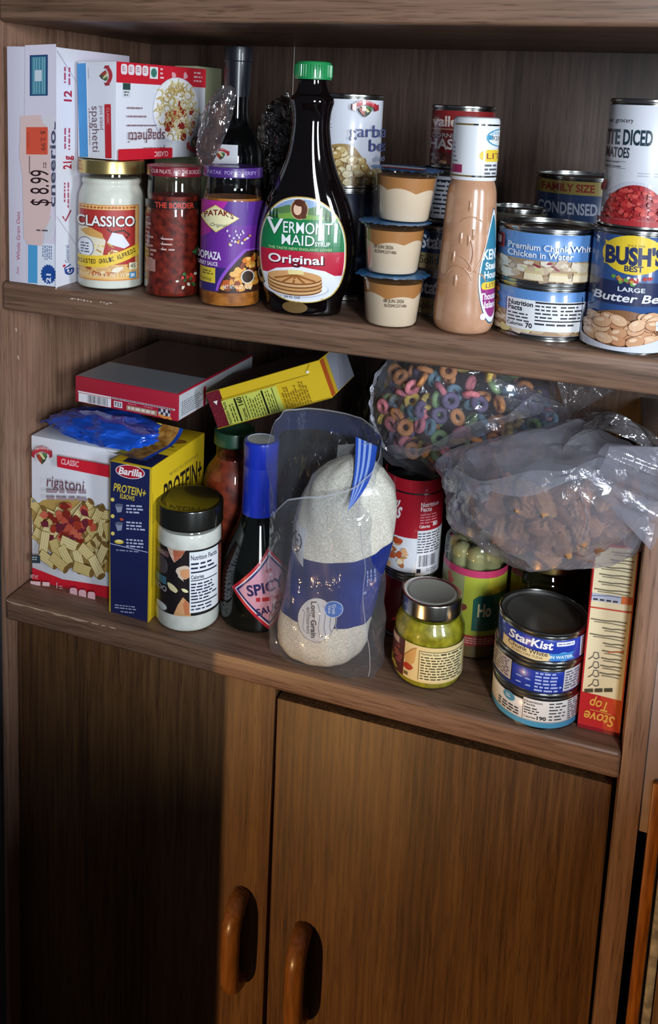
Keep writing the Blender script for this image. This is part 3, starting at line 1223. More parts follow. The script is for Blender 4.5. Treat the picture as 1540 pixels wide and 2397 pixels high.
a = round_art(21.5, 280, 1055, 1158, 201, 420, 1050, 1156, 146, 0.25, 0.5)
for y in (291, 411):
    a.rect(1052, y-2, 1160, y+2, '#1d1d18')
    a.rect(1052, y-2, 1100, y+2, '#7a6438')
a.ell(1163, 320, 34, 21, '#3f93b8')
a.ell(1163, 320, 31, 18.5, '#e4e6ea')
a.lines(1138, 306, 1160, 313, 2, '#3f93b8')
a.rect(1128, 314, 1142, 325, '#3f93b8')
a.text('928', 1150, 326, 10, '#4a4034', w=18)
a.ell(1136, 362, 21, 14, '#e8c93a')
a.rect(1134, 348, 1170, 376, '#e8c93a')
a.text('LITE', 1131, 369, 13, '#8a2b45', w=44, al='l')
a.lines(1128, 380, 1158, 408, 3, '#5f5f68', 0.5, ragged=0.1)
a.rect(1050, 385, 1078, 404, '#9c2f57')
a.lines(1054, 330, 1070, 382, 5, '#8d8d96', 0.35)
a.build('cap_print', t, on_cyl(21.5, az, 21.5), du=2)
# round label turned to the right
a = Art(0.35, 0.4)
def teardrop(k):
    pts = []
    for i in range(48):
        q = 2*pi*i/48
        x, y = cos(q), sin(q)
        w = 23*(0.72-0.42*y) if y > -0.2 else 23*0.8
        pts.append((k*w*x, 66+k*55*y))
    return pts
a.poly(teardrop(1.0), '#2b5e7a')
a.poly(teardrop(0.97), '#e9ebef')
a.poly(teardrop(0.88), '#2c7c98')
P_ = [p for p in teardrop(0.88) if p[1] < 48]
P_.sort(key=lambda p: atan2(p[1]-40, p[0]))
P_ = [p for p in teardrop(0.88)]
low = []
for i in range(len(P_)):
    p, q = P_[i], P_[(i+1) % len(P_)]
    if p[1] <= 47:
        low.append(p)
    if (p[1] <= 47) != (q[1] <= 47):
        k = (47-p[1])/(q[1]-p[1])
        low.append((p[0]+(q[0]-p[0])*k, 47))
a.poly(low, '#9a2f7c')
a.text("KEN'S", 0, 73, 9, '#e9edf0', w=27, bold=0.03)
a.text('Steak', 0, 63.5, 6.5, '#e9edf0', w=21, bold=0.03)
a.text('House', 0, 55, 6.5, '#e9edf0', w=23, bold=0.03)
a.rect(-14, 44.5, 14, 51.5, '#e8c93a', r=3)
a.text('LITE', 0, 46, 4.2, '#6a2b45', w=18)
a.text('Thousand', 0, 35, 6, '#f0e6ee', w=30, bold=0.03)
a.text('Island', 0, 27, 6, '#f0e6ee', w=20, bold=0.03)
a.ell(-11, 19, 3.2, 3.2, '#efe4ec', 16)
a.build('label', t, on_cyl(PP, az+radians(62), 27), du=2, dv=4)

# two tins of chicken
CH1 = mat('#5f8fcb', 0.3, coat=0.5, name='blue_tin_wrapper')


def chicken_photo(a, x0, x1, y0, y1):
    a.rect(x0, y0, x1, y1, '#a98c6c')
    for i in range(60):
        x, y = random.uniform(x0, x1), random.uniform(min(y0, y1)+5, max(y0, y1)-4)
        s = random.uniform(8, 20)
        a.blob(x, y, s, s*0.62, random.choice(('#d9c9b4', '#c4ae95', '#e3d8c8', '#b39a80', '#d2c19f')), 5, 0.3, rot=random.uniform(-40, 40))
    for i in range(5):
        a.blob(random.uniform(x0, x1), random.uniform(min(y0, y1)+6, max(y0, y1)-8), 9, 3, random.choice(('#8e2f3c', '#c9cf8a')), 8, 0.4, rot=random.uniform(-60, 60))
    for x in (1230, 1282, 1330):
        a.poly([(x-4, y1-26), (x+30, y1-25), (x+36, y1-3), (x-6, y1-4)], '#e6d6b4')
        a.poly([(x-4, y1-26), (x+30, y1-25), (x+33, y1-19), (x-4, y1-20)], '#d2ba8c')


t = can('chicken_can', 'lower of two stacked cans of chicken, blue with a nutrition panel', (582, 60, Z1), 46, 53, CH1, group='stacked chicken cans')
az = az_cam(582, 60)
a = round_art(46.3, 655, 1158, 1378, 53, 790, 1156, 1372, 0, 0.3, 0.5)
a.rect(1157, 725, 1378, 775, '#a98c6c')
for i in range(46):
    a.blob(random.uniform(1157, 1378), random.uniform(736, 770), random.uniform(8, 18), random.uniform(6, 10), random.choice(('#d9c9b4', '#c4ae95', '#b39a80', '#d9cf8c', '#8d6f52')), 6, 0.3)
for i in range(9):
    a.blob(1164+random.uniform(-4, 5), 675+i*8, 7, 6, random.choice(('#a3572f', '#c97b3e', '#8a4526')), 8)
a.rect(1192, 692, 1363, 764, '#e8e9ec')
a.text('Nutrition', 1195, 708, 11, INK, w=52, al='l', bold=0.03)
a.text('Facts', 1195, 720, 11, INK, w=30, al='l', bold=0.03)
a.lines(1195, 724, 1245, 748, 3, '#33343c')
a.text('Calories', 1194, 757, 8, INK, w=34, al='l', bold=0.02)
a.text('70', 1240, 759, 11, INK, w=14, bold=0.03)
a.rect(1252, 694, 1352, 698, INK)
a.lines(1252, 700, 1300, 735, 4, '#33343c')
a.lines(1304, 700, 1350, 735, 4, '#33343c')
a.rect(1252, 737, 1352, 740, INK)
a.lines(1252, 742, 1350, 752, 1, '#33343c')
a.lines(1357, 696, 1362, 756, 6, '#55565e')
a.build('label', t, on_cyl(46.3, az, 46.3), du=3)
t = can('chicken_can', 'upper of two stacked cans of chicken, showing white chunks below a blue band', (582, 60, Z1+53), 46, 53, CH1, group='stacked chicken cans')
a = round_art(46.3, 510, 1162, 1380, 53, 655, 1158, 1378, 0, 0.3, 0.5)
chicken_photo(a, 1157, 1382, 592, 646)
a.rect(1160, 536, 1180, 572, '#b8322f', r=4)
a.rect(1157, 538, 1177, 570, '#4a2346', r=4)
a.rect(1160, 543, 1173, 562, '#d9dbe6', r=3)
a.text('Premium Chunk White', 1188, 567, 15, '#dfe6f2', w=180, al='l', bold=0.025)
a.text('Chicken in Water', 1188, 586, 15, '#dfe6f2', w=136, al='l', bold=0.025)
a.build('label', t, on_cyl(46.3, az, 46.3), du=3)

# butter beans and diced tomatoes
bx, by = 658, 38
t = can('bean_can', 'blue can of large butter beans at the right end of the upper shelf', (bx, by, Z1), 35.0, 112, mat('#33548c', 0.3, coat=0.5, name='blue_bean_wrapper'))
az = az_cam(bx, by)
a = round_art(35.3, 530, 1394, 1570, 112, 832, 1380, 1556, 0, 0.3, 0.5)
a.rect(1382, 655, 1575, 712, '#262f55')
a.ell(1483, 590, 66, 47, '#ecca35')
a.poly([(1422, 560), (1440, 566), (1440, 618), (1420, 616), (1427, 588)], '#ecca35')
a.rect(1430, 566, 1560, 612, '#ecca35')
a.text("BUSH'S", 1424, 612, 38, '#26305c', w=122, al='l', bold=0.05)
a.text('BEST', 1484, 629, 13, '#26305c', w=39, bold=0.03)
a.text('SINCE 1908', 1487, 570, 5, '#6a5a20', w=36)
for i in range(22):
    a.blob(1482+random.gauss(0, 22), 649+random.gauss(0, 5), 5, 4.6, random.choice(('#b8363a', '#e6e2d6', '#6aa04a', '#c99a45', '#3a3f6a', '#a8444a')), 8)
a.text('LARGE', 1481, 678, 10, '#e4e8f0', w=56, bold=0.02)
a.text('Butter Beans', 1402, 703, 19, '#eef0f4', w=180, al='l', bold=0.02, sh=0.25)
bw = [(1384+i*8, 762-38*sin(pi*(i+2.5)/26)) for i in range(24)]
a.poly(bw+[(1570, 818), (1384, 818)], '#8d6242')
for i in range(58):
    x, y = random.uniform(1388, 1562), random.uniform(736, 800)
    b_ = random.choice(('#d9a880', '#cf9a72', '#e3b892', '#c98f68'))
    q = random.uniform(-35, 35)
    a.ell(x, y, 19, 13.5, '#8d5a3c', 18, q)
    a.ell(x, y-1, 18, 12.5, b_, 18, q)
    a.ell(x-4, y-5, 8, 4, '#ecc9a8', 12, q)
bo = [(1380+i*9.5, 792+20*sin(pi*min(1, (i+1)/17))) for i in range(20)]
a.poly(bo+[(1570, 822), (1380, 822)], '#d8dae4')
a.rect(1528, 745, 1560, 768, '#e6e8ec')
a.text('VEGAN', 1530, 762, 8, '#3a5a8a', w=30, al='l')
a.rect(1380, 716, 1385, 815, '#c4d2e8')
a.build('label', t, on_cyl(35.3, az, 35.3), du=3)
dx_, dy_ = 660, 39
t = can('tomato_can', 'white can of diced tomatoes standing on the butter bean can', (dx_, dy_, Z1+112), 32.5, 113, mat('#dcdee6', 0.35, coat=0.4, name='white_tomato_wrapper'))
az = az_cam(dx_, dy_)
a = round_art(32.8, 233, 1408, 1570, 113, 527, 1404, 1564, 0, 0.35, 0.4)
a.text('our grocery', 1404, 287, 10, '#33363f', w=56, al='l')
a.text('PETITE DICED', 1376, 336, 32, '#233a44', w=125, al='l', bold=0.03)
a.text('TOMATOES', 1386, 366, 22, '#2a343a', w=71, al='l', bold=0.02)
a.lines(1404, 372, 1454, 392, 2, '#7a7d86', 0.35)
a.rect(1404, 375, 1452, 376, '#7a7d86')
a.rect(1404, 390, 1452, 391, '#7a7d86')
a.lines(1478, 396, 1530, 408, 2, '#aeb1ba', 0.35)
a.ell(1476, 500, 74, 82, '#c9ccd8', a0=180, a1=360)
a.ell(1476, 506, 66, 80, '#a8272c', a0=180, a1=360)
for i in range(120):
    q, k = random.uniform(180, 360), sqrt(random.random())
    a.blob(1476+62*k*cos(radians(q)), 505+74*k*sin(radians(q)), 6, 5, random.choice(('#c43a38', '#b52e2e', '#d65650', '#9c2226', '#cf4a42')), 6, 0.3)
a.rect(1400, 506, 1570, 519, '#b02c30')
a.poly([(1412, 418), (1420, 410), (1422, 412), (1415, 424)], '#7a8a5a')
a.blob(1414, 432, 6, 13, '#b8403a', 10, 0.2, rot=15)
a.build('label', t, on_cyl(32.8, az, 32.8), du=3)


# ------------------------------------------------------------------ crumpled film
import numpy as np


def blob_geo(semi, seed, nfac=60, p=22, sub=5, wr=0.04, ws=3.0, shear=0.0, taper=0.0, flat=None):
    rng = np.random.RandomState(seed)
    bm = bmesh.new()
    bmesh.ops.create_icosphere(bm, subdivisions=sub, radius=1.0)
    bm.verts.index_update()
    D = np.array([v.co[:] for v in bm.verts])
    F = [tuple(v.index for v in f.verts) for f in bm.faces]
    bm.free()
    N = rng.normal(size=(nfac, 3))
    N /= np.linalg.norm(N, axis=1)[:, None]
    d = rng.uniform(0.80, 1.0, nfac)
    Q = np.clip(D@N.T, 0, None)/d
    r = 1/np.power(np.sum(Q**p, axis=1), 1/p)
    r = np.clip(r, 0.3, 1.12)
    if wr:
        off = Vector(rng.uniform(-20, 20, 3))
        w = np.array([1-abs(noise.noise(Vector(q)*ws+off))*2 for q in D])
        w2 = np.array([1-abs(noise.noise(Vector(q)*ws*2.7+off))*2 for q in D])
        r = r*(1+wr*(w-0.5)+wr*0.45*(w2-0.5))
    V = D*r[:, None]
    V[:, 2] += shear*V[:, 0]
    V[:, 0] *= 1+taper*V[:, 2]
    V[:, 1] *= 1+taper*V[:, 2]
    V *= np.array(semi)
    if flat is not None:
        V[:, 2] = np.maximum(V[:, 2], flat)
    return V, F


def blob_mesh(name, semi, seed, m_, parent, smooth=24, at=(0, 0, 0), **kw):
    V, F = blob_geo(semi, seed, **kw)
    V = V+np.array(at)
    return mesh(name, [tuple(v) for v in V], F, m_, parent, smooth=smooth)


def fan(name, base, r0, length, spread, m_, parent, pleats=9, n=90, dirv=(0, 0, 1), rows=7, seed=1):
    """gathered neck of a bag: pleated cone opening out from a pinch"""
    rnd = random.Random(seed)
    ph = rnd.uniform(0, 6)
    d = Vector(dirv).normalized()
    a = d.cross(Vector((0.3, 1, 0.2))).normalized()
    b = d.cross(a)
    vs, fs = [], []
    for k in range(rows):
        t = k/(rows-1)
        for i in range(n):
            q = 2*pi*i/n
            R = r0+(spread-r0)*t**0.8
            R *= 1+0.42*t*sin(pleats*q+ph)+0.16*t*sin((pleats*2+3)*q)
            p = Vector(base)+d*(length*t*(1+0.12*sin(3*q+ph)))+a*R*cos(q)+b*R*0.55*sin(q)
            vs.append(p)
    for k in range(rows-1):
        for i in range(n):
            j = (i+1) % n
            fs.append((k*n+i, k*n+j, (k+1)*n+j, (k+1)*n+i))
    return mesh(name, vs, fs, m_, parent, smooth=40)


FILM = thin('clear_film', '#f8f8fb', 0.09, 0.55, 2.0, 0.11, 0.10, '#d9dce8', 0.35, 45)
MILKY = thin('cloudy_film', '#f4f3f6', 0.09, 0.5, 1.8, 0.15, 0.26, '#d9d8e4', 0.4, 50)
ZIPF = thin('zip_bag_film', '#fafbfd', 0.08, 0.5, 2.2, 0.08, 0.07, '#dfe4ef', 0.6, 40)
BROWNF = mat('#4a2c20', 0.16, spec=0.7, coat=0.6, name='brown_glossy_film')

# ------------------------------------------------------------------ upper shelf, behind and on top
# spaghetti box lying on two jar lids, upside down, corner to the front
SW, SD, SH = 55, 158, 104
th = radians(-11.5)
cxy = Vector((132, 21))+Vector((cos(th)*(-SW/2)-sin(th)*(SD/2), sin(th)*(-SW/2)+cos(th)*(SD/2)))
t = thing('spaghetti_box', 'white, red and blue spaghetti box lying upside down on top of the jars', 'box', (cxy.x, cxy.y, Z1+141.6), -11.5)
frombm('carton', boxbm(-SW/2, -SD/2, 0, SW/2, SD/2, SH, 1.0), mat('#dfe0e8', 0.45), t)
a = quad_art(SW, SH, 135, 182, 271, 350, 175, 266, slope=0.06)
a.rect(180, 141, 201, 349, '#3f8ec9')
a.rect(201, 141, 204, 349, '#e4e6ec')
a.text('spaghetti', 212, 236, 17, '#6a4650', w=101, al='l', rot=-90)
a.text('pot sized', 231, 236, 9, '#8d6068', w=52, al='l', rot=-90)
a.lines(203, 240, 208, 330, 1, '#9a8d94', vert=True)
a.rect(242, 232, 257, 351, '#c5202c', r=2)
a.text('CLASSIC', 247, 240, 6, '#e6a8a8', w=36, al='l', rot=-90)
veg_logo(a, 249, 170, 22, rot=-90)
a.lines(205, 152, 208, 182, 1, '#8a8f9c', vert=True)
a.build('end_print', t, on_face(SW, SD, SH, 'front'))
a = quad_art(SD, SH, 136, 272, 437, 361, 266, 425, slope=0.26)
a.Q = None
ql = lambda x, y: (x, y)
RD = '#cf1f30'
# level lines of this face fall away less at its foot; laid out as if seen square on
a = Art(0.42)
a.rect(0, SH*0.79, SD, SH, RD)
for i in range(4):
    a.rect(7+i*11.5, 91, 17+i*11.5, 102, '#e9dfe4', r=3)
    a.lines(9+i*11.5, 94, 15+i*11.5, 100, 3, '#a03a48')
a.rect(54, 88.5, 68, 101.5, '#dfe6e4')
a.ell(61, 95, 5, 5, '#3f7a6a')
a.lines(72, 88, 80, 102, 3, '#e9c8cc')
for x in (96, 118):
    a.blob(x, 94, 4, 4, '#e3a8ae', 8)
a.lines(134, 87, 152, 101, 3, '#ecc4c8')
a.rect(10, 67, 22, 81, '#d6dade')
a.rect(10, 75, 22, 82, '#2f4a44')
a.lines(12, 68, 20, 74, 2, '#3a3f4a')
a.ell(103, 54, 44, 38, '#cfd2de')
a.ell(103, 55, 42, 36, '#f0f0f3')
for i in range(110):
    q, k = random.uniform(0, 2*pi), sqrt(random.random())
    x, y = 103+36*k*cos(q), 55+30*k*sin(q)
    q2 = random.uniform(0, 2*pi)
    pts = [(x+10*s*cos(q2+s*0.9), y+8*s*sin(q2+s*0.9)) for s in (-1, -0.5, 0, 0.5, 1)]
    a.stroke(pts, 1.5, random.choice(('#e6d59a', '#d2ba72', '#f0e4ba', '#c4a45a')))
    if i % 5 == 0:
        a.blob(108+random.gauss(0, 16), 44+random.gauss(0, 9), 5, 4, random.choice(('#a8322a', '#8e2420', '#c4503c')), 8, 0.4)
for i in range(26):
    x, y = 108+random.gauss(0, 15), 46+random.gauss(0, 11)
    q2 = random.uniform(0, 2*pi)
    a.stroke([(x, y), (x+5*cos(q2), y+4*sin(q2)), (x+9*cos(q2+0.6), y+7*sin(q2+0.6))], 1.4, random.choice(('#ecdca6', '#d9c484')))
a.text('spaghetti', 78, 30, 12, '#7a4a52', w=62, al='l', rot=180)
a.text('pot sized', 78, 13, 7.5, '#8d6068', w=36, al='l', rot=180)
a.lines(14, 35.5, 76, 39, 1, '#8d7078')
a.lines(14, 45, 50, 49, 1, '#9a7a80')
a.lines(14, 54, 44, 58, 1, '#9a7a80')
a.rect(0, 0, 92, 12, RD, r=2)
a.text('CLASSIC', 84, 8, 5.5, '#f0c8ca', w=24, al='l', rot=180, bold=0.02)
veg_logo(a, 134, 14, 15, rot=180)
a.build('front_print', t, on_face(SW, SD, SH, 'right'))

t = thing('grocery_box', 'olive and maroon box standing behind the spaghetti box', 'box', (114, 232, Z1), -4)
frombm('carton', boxbm(-31, -30, 0, 31, 30, 250, 1.0), mat('#8f9272', 0.5), t)
a = Art(0.45)
a.rect(0, 222, 28, 250, '#6a1c2c')
a.rect(28, 230, 62, 250, '#a3a583')
a.build('front_print', t, on_face(62, 60, 250, 'front'))

# clear film packet squeezed between the spaghetti box and the dark bottle
t = thing('film_packet', 'shiny wrinkled packet of brown cookies in clear film, leaning upright', 'packet', (207, 52, Z1+139.8))
t.rotation_euler = (0, radians(17), 0)
blob_mesh('filling', (12, 8, 40), 31, noisy('brown_cookie', '#3a221a', '#6a4230', 90, 0.6), t, at=(12, 0, 45), sub=4, wr=0.05)
blob_mesh('film', (17, 11, 49), 32, thin('packet_film', '#efe9e6', 0.22, 0.7, 1.6, 0.07, 0.04, '#e6e9f2', 0.5, 28), t, at=(12, 0, 47), nfac=46, wr=0.12, ws=4)

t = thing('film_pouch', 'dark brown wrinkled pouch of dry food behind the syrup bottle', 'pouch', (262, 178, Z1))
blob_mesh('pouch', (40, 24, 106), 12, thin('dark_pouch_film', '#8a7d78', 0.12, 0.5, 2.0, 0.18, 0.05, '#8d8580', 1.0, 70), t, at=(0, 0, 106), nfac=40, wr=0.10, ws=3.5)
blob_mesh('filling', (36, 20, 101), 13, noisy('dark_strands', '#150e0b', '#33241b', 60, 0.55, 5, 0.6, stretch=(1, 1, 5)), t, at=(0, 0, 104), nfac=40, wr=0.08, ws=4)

# dark vinegar bottle with black sleeve
t = thing('vinegar_bottle', 'tall near-black vinegar bottle with black sleeve and small white label', 'bottle', (233, 110, Z1))
pr = [(0, 0)]+spl([(29, 0), (32, 3), (32.5, 10), (32.5, 90), (32.3, 140), (30.5, 155), (25, 168), (18.5, 178), (14.8, 188), (13.8, 200), (13.6, 225)], 4)
lathe('glass', pr, [DGLASS], t, 64, smooth=60)
SLV = mat('#15181f', 0.38, coat=0.25, name='black_sleeve')
lathe('cap_sleeve', [(14.0, 214), (14.4, 214), (14.8, 240), (15.0, 252), (15.8, 253), (15.9, 265), (15.5, 268), (13, 269), (0, 269)], [SLV], t, 64)
a = round_art(32.6, 330, 487, 619, 165, 385, 487, 619, 139, 0.5)
a.rect(490, 336, 558, 400, '#dfe0e6')
veg_logo(a, 520, 356, 20)
a.build('label', t, on_cyl(32.6, az_cam(233, 110), 32.6), du=3)

# garbanzo can on a navy can
t = can('vegetable_can', 'dark navy can under the garbanzo can, behind the syrup bottle', (358, 130, Z1), 37, 122.5, mat('#1b2540', 0.35, coat=0.4, name='navy_wrapper'))
a = Art(0.35)
a.lines(4, 30, 26, 60, 3, '#3a4660')
a.build('label', t, on_cyl(37.2, az_cam(358, 130), 37.2), du=3)
t = can('garbanzo_can', 'white can of garbanzo beans standing behind the syrup bottle', (358, 130, Z1+122.5), 36, 99, mat('#dcdfe9', 0.3, coat=0.5, name='white_bean_wrapper'))
a = round_art(36.3, 222, 744, 898, 99, 432, 740, 892, 1, 0.3, 0.5)
pk = [(742+i*8, 372-38*max(0, sin(pi*(i+3)/22))+max(0, i-11)*7) for i in range(20)]
a.poly(pk+[(892, 428), (742, 428)], '#a98a58')
for i in range(75):
    x = random.uniform(746, 888)
    y0 = 345+max(0, x-800)*0.55
    y = random.uniform(y0, 424)
    a.blob(x, y, 11, 10, '#8d6a3a', 9, 0.15)
    a.blob(x-1, y-1, 10, 9, random.choice(('#d9c592', '#cbb27a', '#e3d3a6', '#bd9f62')), 9, 0.15)
    a.blob(x-3, y-4, 4, 3, '#efe3c0', 7, 0.2)
a.text('garbanzo', 821, 317, 27, '#4a5690', w=128, al='l')
a.text('beans', 861, 349, 27, '#4a5690', w=74, al='l')
a.text('chick peas', 870, 372, 13, '#8d98bd', w=60, al='l')
veg_logo(a, 851, 251, 27)
for y in (262, 276, 288):
    a.lines(776, y, 787, y+6, 1, '#5a5f70')
a.lines(774, 296, 786, 306, 2, '#5a5f70')
a.build('label', t, on_cyl(36.3, az_cam(358, 130), 36.3), du=3)

# stack behind the pudding cups: two tuna tins, a can, a hash can
sx, sy_ = 474, 112
TB = mat('#22345a', 0.3, coat=0.4, name='dark_blue_tuna_wrapper')
for k, (z, lb) in enumerate(((0, 'bottom large tuna can of the tall stack behind the pudding cups'), (46.5, 'second large tuna can up in the tall stack behind the pudding cups'))):
    t = can('tuna_can', lb, (sx, sy_, Z1+z), 46, 46.5, TB, group='large tuna cans behind the pudding cups')
    a = Art(0.3, 0.4)
    a.rect(-60, 3, 60, 19, '#a08d66')
    a.text('StarKist', 2, 24, 13, '#dfe3ec', w=52, bold=0.03)
    a.text('Solid White', 2, 8, 8, '#3a3428', w=50)
    a.build('label', t, on_cyl(46.3, az_cam(sx, sy_)+radians(-2), 46.3), du=3)
t = can('soup_can', 'dark can with a white nutrition panel, under the hash can', (sx+4, 125, Z1+93), 38, 56, mat('#23232b', 0.35, coat=0.3, name='dark_wrapper'))
a = Art(0.35)
a.rect(-30, 6, 26, 49, '#c9cbd4')
a.lines(-27, 9, 23, 46, 8, '#34353f', 0.4)
a.rect(-27, 44, 23, 45.5, '#22232b')
a.rect(-27, 20, 23, 21.5, '#22232b')
a.build('label', t, on_cyl(38.3, az_cam(sx, 125), 38.3), du=3)
t = can('hash_can', 'red can of corned beef hash behind the dressing bottle', (482, 130, Z1+149), 32.5, 65, mat('#8a2526', 0.3, coat=0.5, name='red_hash_wrapper'))
a = round_art(32.8, 250, 1010, 1153, 65, 392, 1010, 1150, 1, 0.3, 0.5)
a.ell(1060, 284, 50, 17, '#c8a24a', a0=0, a1=180)
a.ell(1060, 286, 46, 16, '#8a2526', a0=0, a1=180)
a.text('valley', 1013, 298, 22, '#e3cfc8', w=70, al='l', bold=0.03)
a.rect(1008, 303, 1153, 306, '#c99a7a')
a.text('CORNED BEEF', 1012, 323, 9, '#e6d6ca', w=104, al='l', bold=0.02)
a.text('HASH', 1008, 349, 22, '#f0e6e0', w=76, al='l', bold=0.03)
a.rect(1008, 358, 1153, 384, '#5a2a20')
for i in range(26):
    a.blob(random.uniform(1010, 1150), random.uniform(362, 382), 7, 4, random.choice(('#a8745a', '#c99a7a', '#7a4432')), 8)
a.build('label', t, on_cyl(32.8, az_cam(482, 130), 32.8), du=3)

t = can('small_can', 'small tin with bare metal top, between the dressing bottle and chicken cans', (545, 143, Z1), 29, 112, mat('#4a4438', 0.4, name='dull_wrapper'))
t = can('condensed_soup_can', 'blue and yellow family size condensed soup can at the back right', (606, 203, Z1), 50, 146, mat('#2c4066', 0.3, coat=0.4, name='blue_soup_wrapper'))
a = round_art(50.3, 405, 1250, 1465, 146, 500, 1248, 1460, 101, 0.3, 0.4)
a.rect(1238, 416, 1475, 446, '#9d8a48')
a.text('FAMILY SIZE', 1265, 439, 16, '#8a2f2c', w=116, al='l', bold=0.03)
a.text('CONDENSED', 1258, 489, 24, '#aeb6c6', w=130, al='l', bold=0.03)
a.build('label', t, on_cyl(50.3, az_cam(606, 203), 50.3), du=3)

# ------------------------------------------------------------------ lower shelf, left side
RW, RDp, RH = 118, 58, 187
t = thing('rigatoni_box', 'white rigatoni pasta box with red foot, against the left panel', 'box', (6.5+RW/2, 44+RDp/2, 0), 0)
frombm('carton', boxbm(-RW/2, -RDp/2, 0, RW/2, RDp/2, RH, 1.0), mat('#dcdde4', 0.45), t)
a = quad_art(RW, RH, 1020, 77, 313, 1360, 75, 304, slope=0.147)
a.poly([(74, 1328), (160, 1352), (320, 1364), (320, 1420), (74, 1372)], RD)
a.poly([(76, 1180), (90, 1172), (200, 1160), (320, 1190), (320, 1355), (250, 1345), (150, 1312), (76, 1250)], '#d8dbe6')
a.poly([(76, 1186), (110, 1168), (200, 1162), (320, 1200), (320, 1330), (240, 1328), (140, 1300), (80, 1250)], '#b08f50')


def rigatone(a, x, y, q, L=46, w=20):
    c, s_ = cos(radians(q)), sin(radians(q))
    P = [(-L/2, -w/2), (L/2, -w/2), (L/2, w/2), (-L/2, w/2)]
    R = lambda X, Y: (x+X*c-Y*s_, y+X*s_+Y*c)
    a.poly([R(X*1.04, Y*1.12) for X, Y in P], '#8d7038')
    a.poly([R(*p) for p in P], random.choice(('#dcc78c', '#d0b878', '#e3d19c')))
    for k in (-0.28, 0.0, 0.28):
        a.poly([R(-L/2, w*k-0.7), (R(L/2, w*k-0.7)), R(L/2, w*k+0.7), R(-L/2, w*k+0.7)], '#b8a062')
    a.ell(*R(L/2, 0), w*0.28, w*0.54, '#7a5c30', 14, q)
for i in range(52):
    x, y = random.uniform(88, 300), random.uniform(1180, 1318)
    if y > 1240+(x-80)*0.5:
        continue
    rigatone(a, x, y, random.uniform(-80, 80), 44, 19)
for i in range(60):
    a.blob(190+random.gauss(0, 32), 1218+random.gauss(0, 20), 11, 9, random.choice(('#9c3524', '#7e261c', '#b8503a', '#6a2230', '#c4614a')), 9, 0.35)
for x, y, q in ((120, 1262, 100), (152, 1278, 70), (190, 1262, 20), (178, 1290, 60), (214, 1300, 75), (238, 1282, 40), (130, 1300, 30), (160, 1306, 35), (225, 1318, 15), (262, 1310, 60)):
    rigatone(a, x, y, q, 50, 22)
a.text('rigatoni', 130, 1131, 25, '#6e4450', w=101, al='l', rot=-6)
a.lines(129, 1134, 245, 1150, 1, '#a08b94', 0.45, ragged=0.0)
a.lines(129, 1150, 240, 1165, 1, '#a08b94', 0.45, ragged=0.0)
a.poly([(160, 1061), (300, 1081), (300, 1108), (160, 1086)], RD)
a.text('CLASSIC', 170, 1079, 12, '#f0c6ca', w=48, al='l', rot=-8, bold=0.02)
veg_logo(a, 118, 1058, 29)
a.lines(88, 1162, 102, 1170, 1, '#6a7a8a')
a.rect(86, 1292, 110, 1310, '#2f3f48', r=0)
a.lines(88, 1294, 108, 1304, 2, '#cfd6da')
a.text('NET WT.', 82, 1346, 9, '#e8b0b4', w=22, al='l', rot=-6, bold=0.02)
a.lines(82, 1350, 138, 1366, 1, '#f0c8ca', 0.6, ragged=0)
a.text('1', 155, 1366, 14, '#f0c8ca')
a.lines(162, 1358, 172, 1368, 2, '#e8b0b4')
for i in range(3):
    a.rect(190+i*24, 1362+i*3, 210+i*24, 1386+i*3, '#e3b0b6', r=6)
a.clip = [((0.5, 0), (-1, 0)), ((0, 0.5), (0, -1)), ((0, RH-0.5), (0, 1)), ((RW-0.5, 0), (1, 0))]
a.build('front_print', t, on_face(RW, RDp, RH, 'front'))

BW, BD, BH = 53, 128, 185
th = radians(-3)
c0 = Vector((128, 20.5))+Vector((cos(th)*BW/2-sin(th)*BD/2, sin(th)*BW/2+cos(th)*BD/2))
t = thing('elbow_pasta_box', 'navy and yellow box of protein elbow pasta, beside the rigatoni box', 'box', (c0.x, c0.y, 0), -3)
frombm('carton', boxbm(-BW/2, -BD/2, 0, BW/2, BD/2, BH, 1.0), mat('#d9b81f', 0.42, name='yellow_carton'), t)
a = quad_art(BW, BH, 1079, 258, 351, 1432, 252, 347, slope=0.17)
a.rect(250, 1060, 354, 1470, '#1c2350')
a.rect(254, 1081, 257, 1450, '#c9a92a')
a.ell(305, 1103, 34, 15.5, '#e6d9de', rot=6)
a.ell(305, 1103, 32, 14, '#b01c2e', rot=6)
a.text('Barilla', 278, 1108, 15, '#f3eef0', w=54, al='l', rot=-6, bold=0.03, sh=0.12)
a.text('PROTEIN+', 266, 1147, 17, '#d9be3a', w=75, al='l', rot=-9, bold=0.02)
a.text('ELBOWS', 281, 1163, 10, '#d9be3a', w=34, al='l', rot=-9, bold=0.02)
for k, y in enumerate((1168, 1206, 1246)):
    a.ell(264, y, 4.5, 4.5, '#e3cf6a', 14)
    a.lines(296, y+8, 340, y+30, 3, '#b9bfd6', 0.5)
for q in (0, 1):
    y = 1180+q*42
    a.poly([(270, y), (288, y-3), (285, y+15), (275, y+17)], '#8d93a8')
    a.ell(279, y, 9, 4, '#5a607a')
a.blob(285, 1212, 5, 4, '#b8502f', 8)
a.ell(279, 1264, 11, 5, '#d9be3a')
a.ell(279, 1262, 7, 3, '#efe0a0')
a.poly([(254, 1268), (346, 1282), (346, 1284), (254, 1270)], '#aab0c8')
a.lines(272, 1280, 325, 1287, 1, '#8d93b0', ragged=0)
a.lines(268, 1410, 320, 1422, 2, '#aab0c8', ragged=0.1)
a.lines(282, 1424, 314, 1430, 1, '#aab0c8', ragged=0)
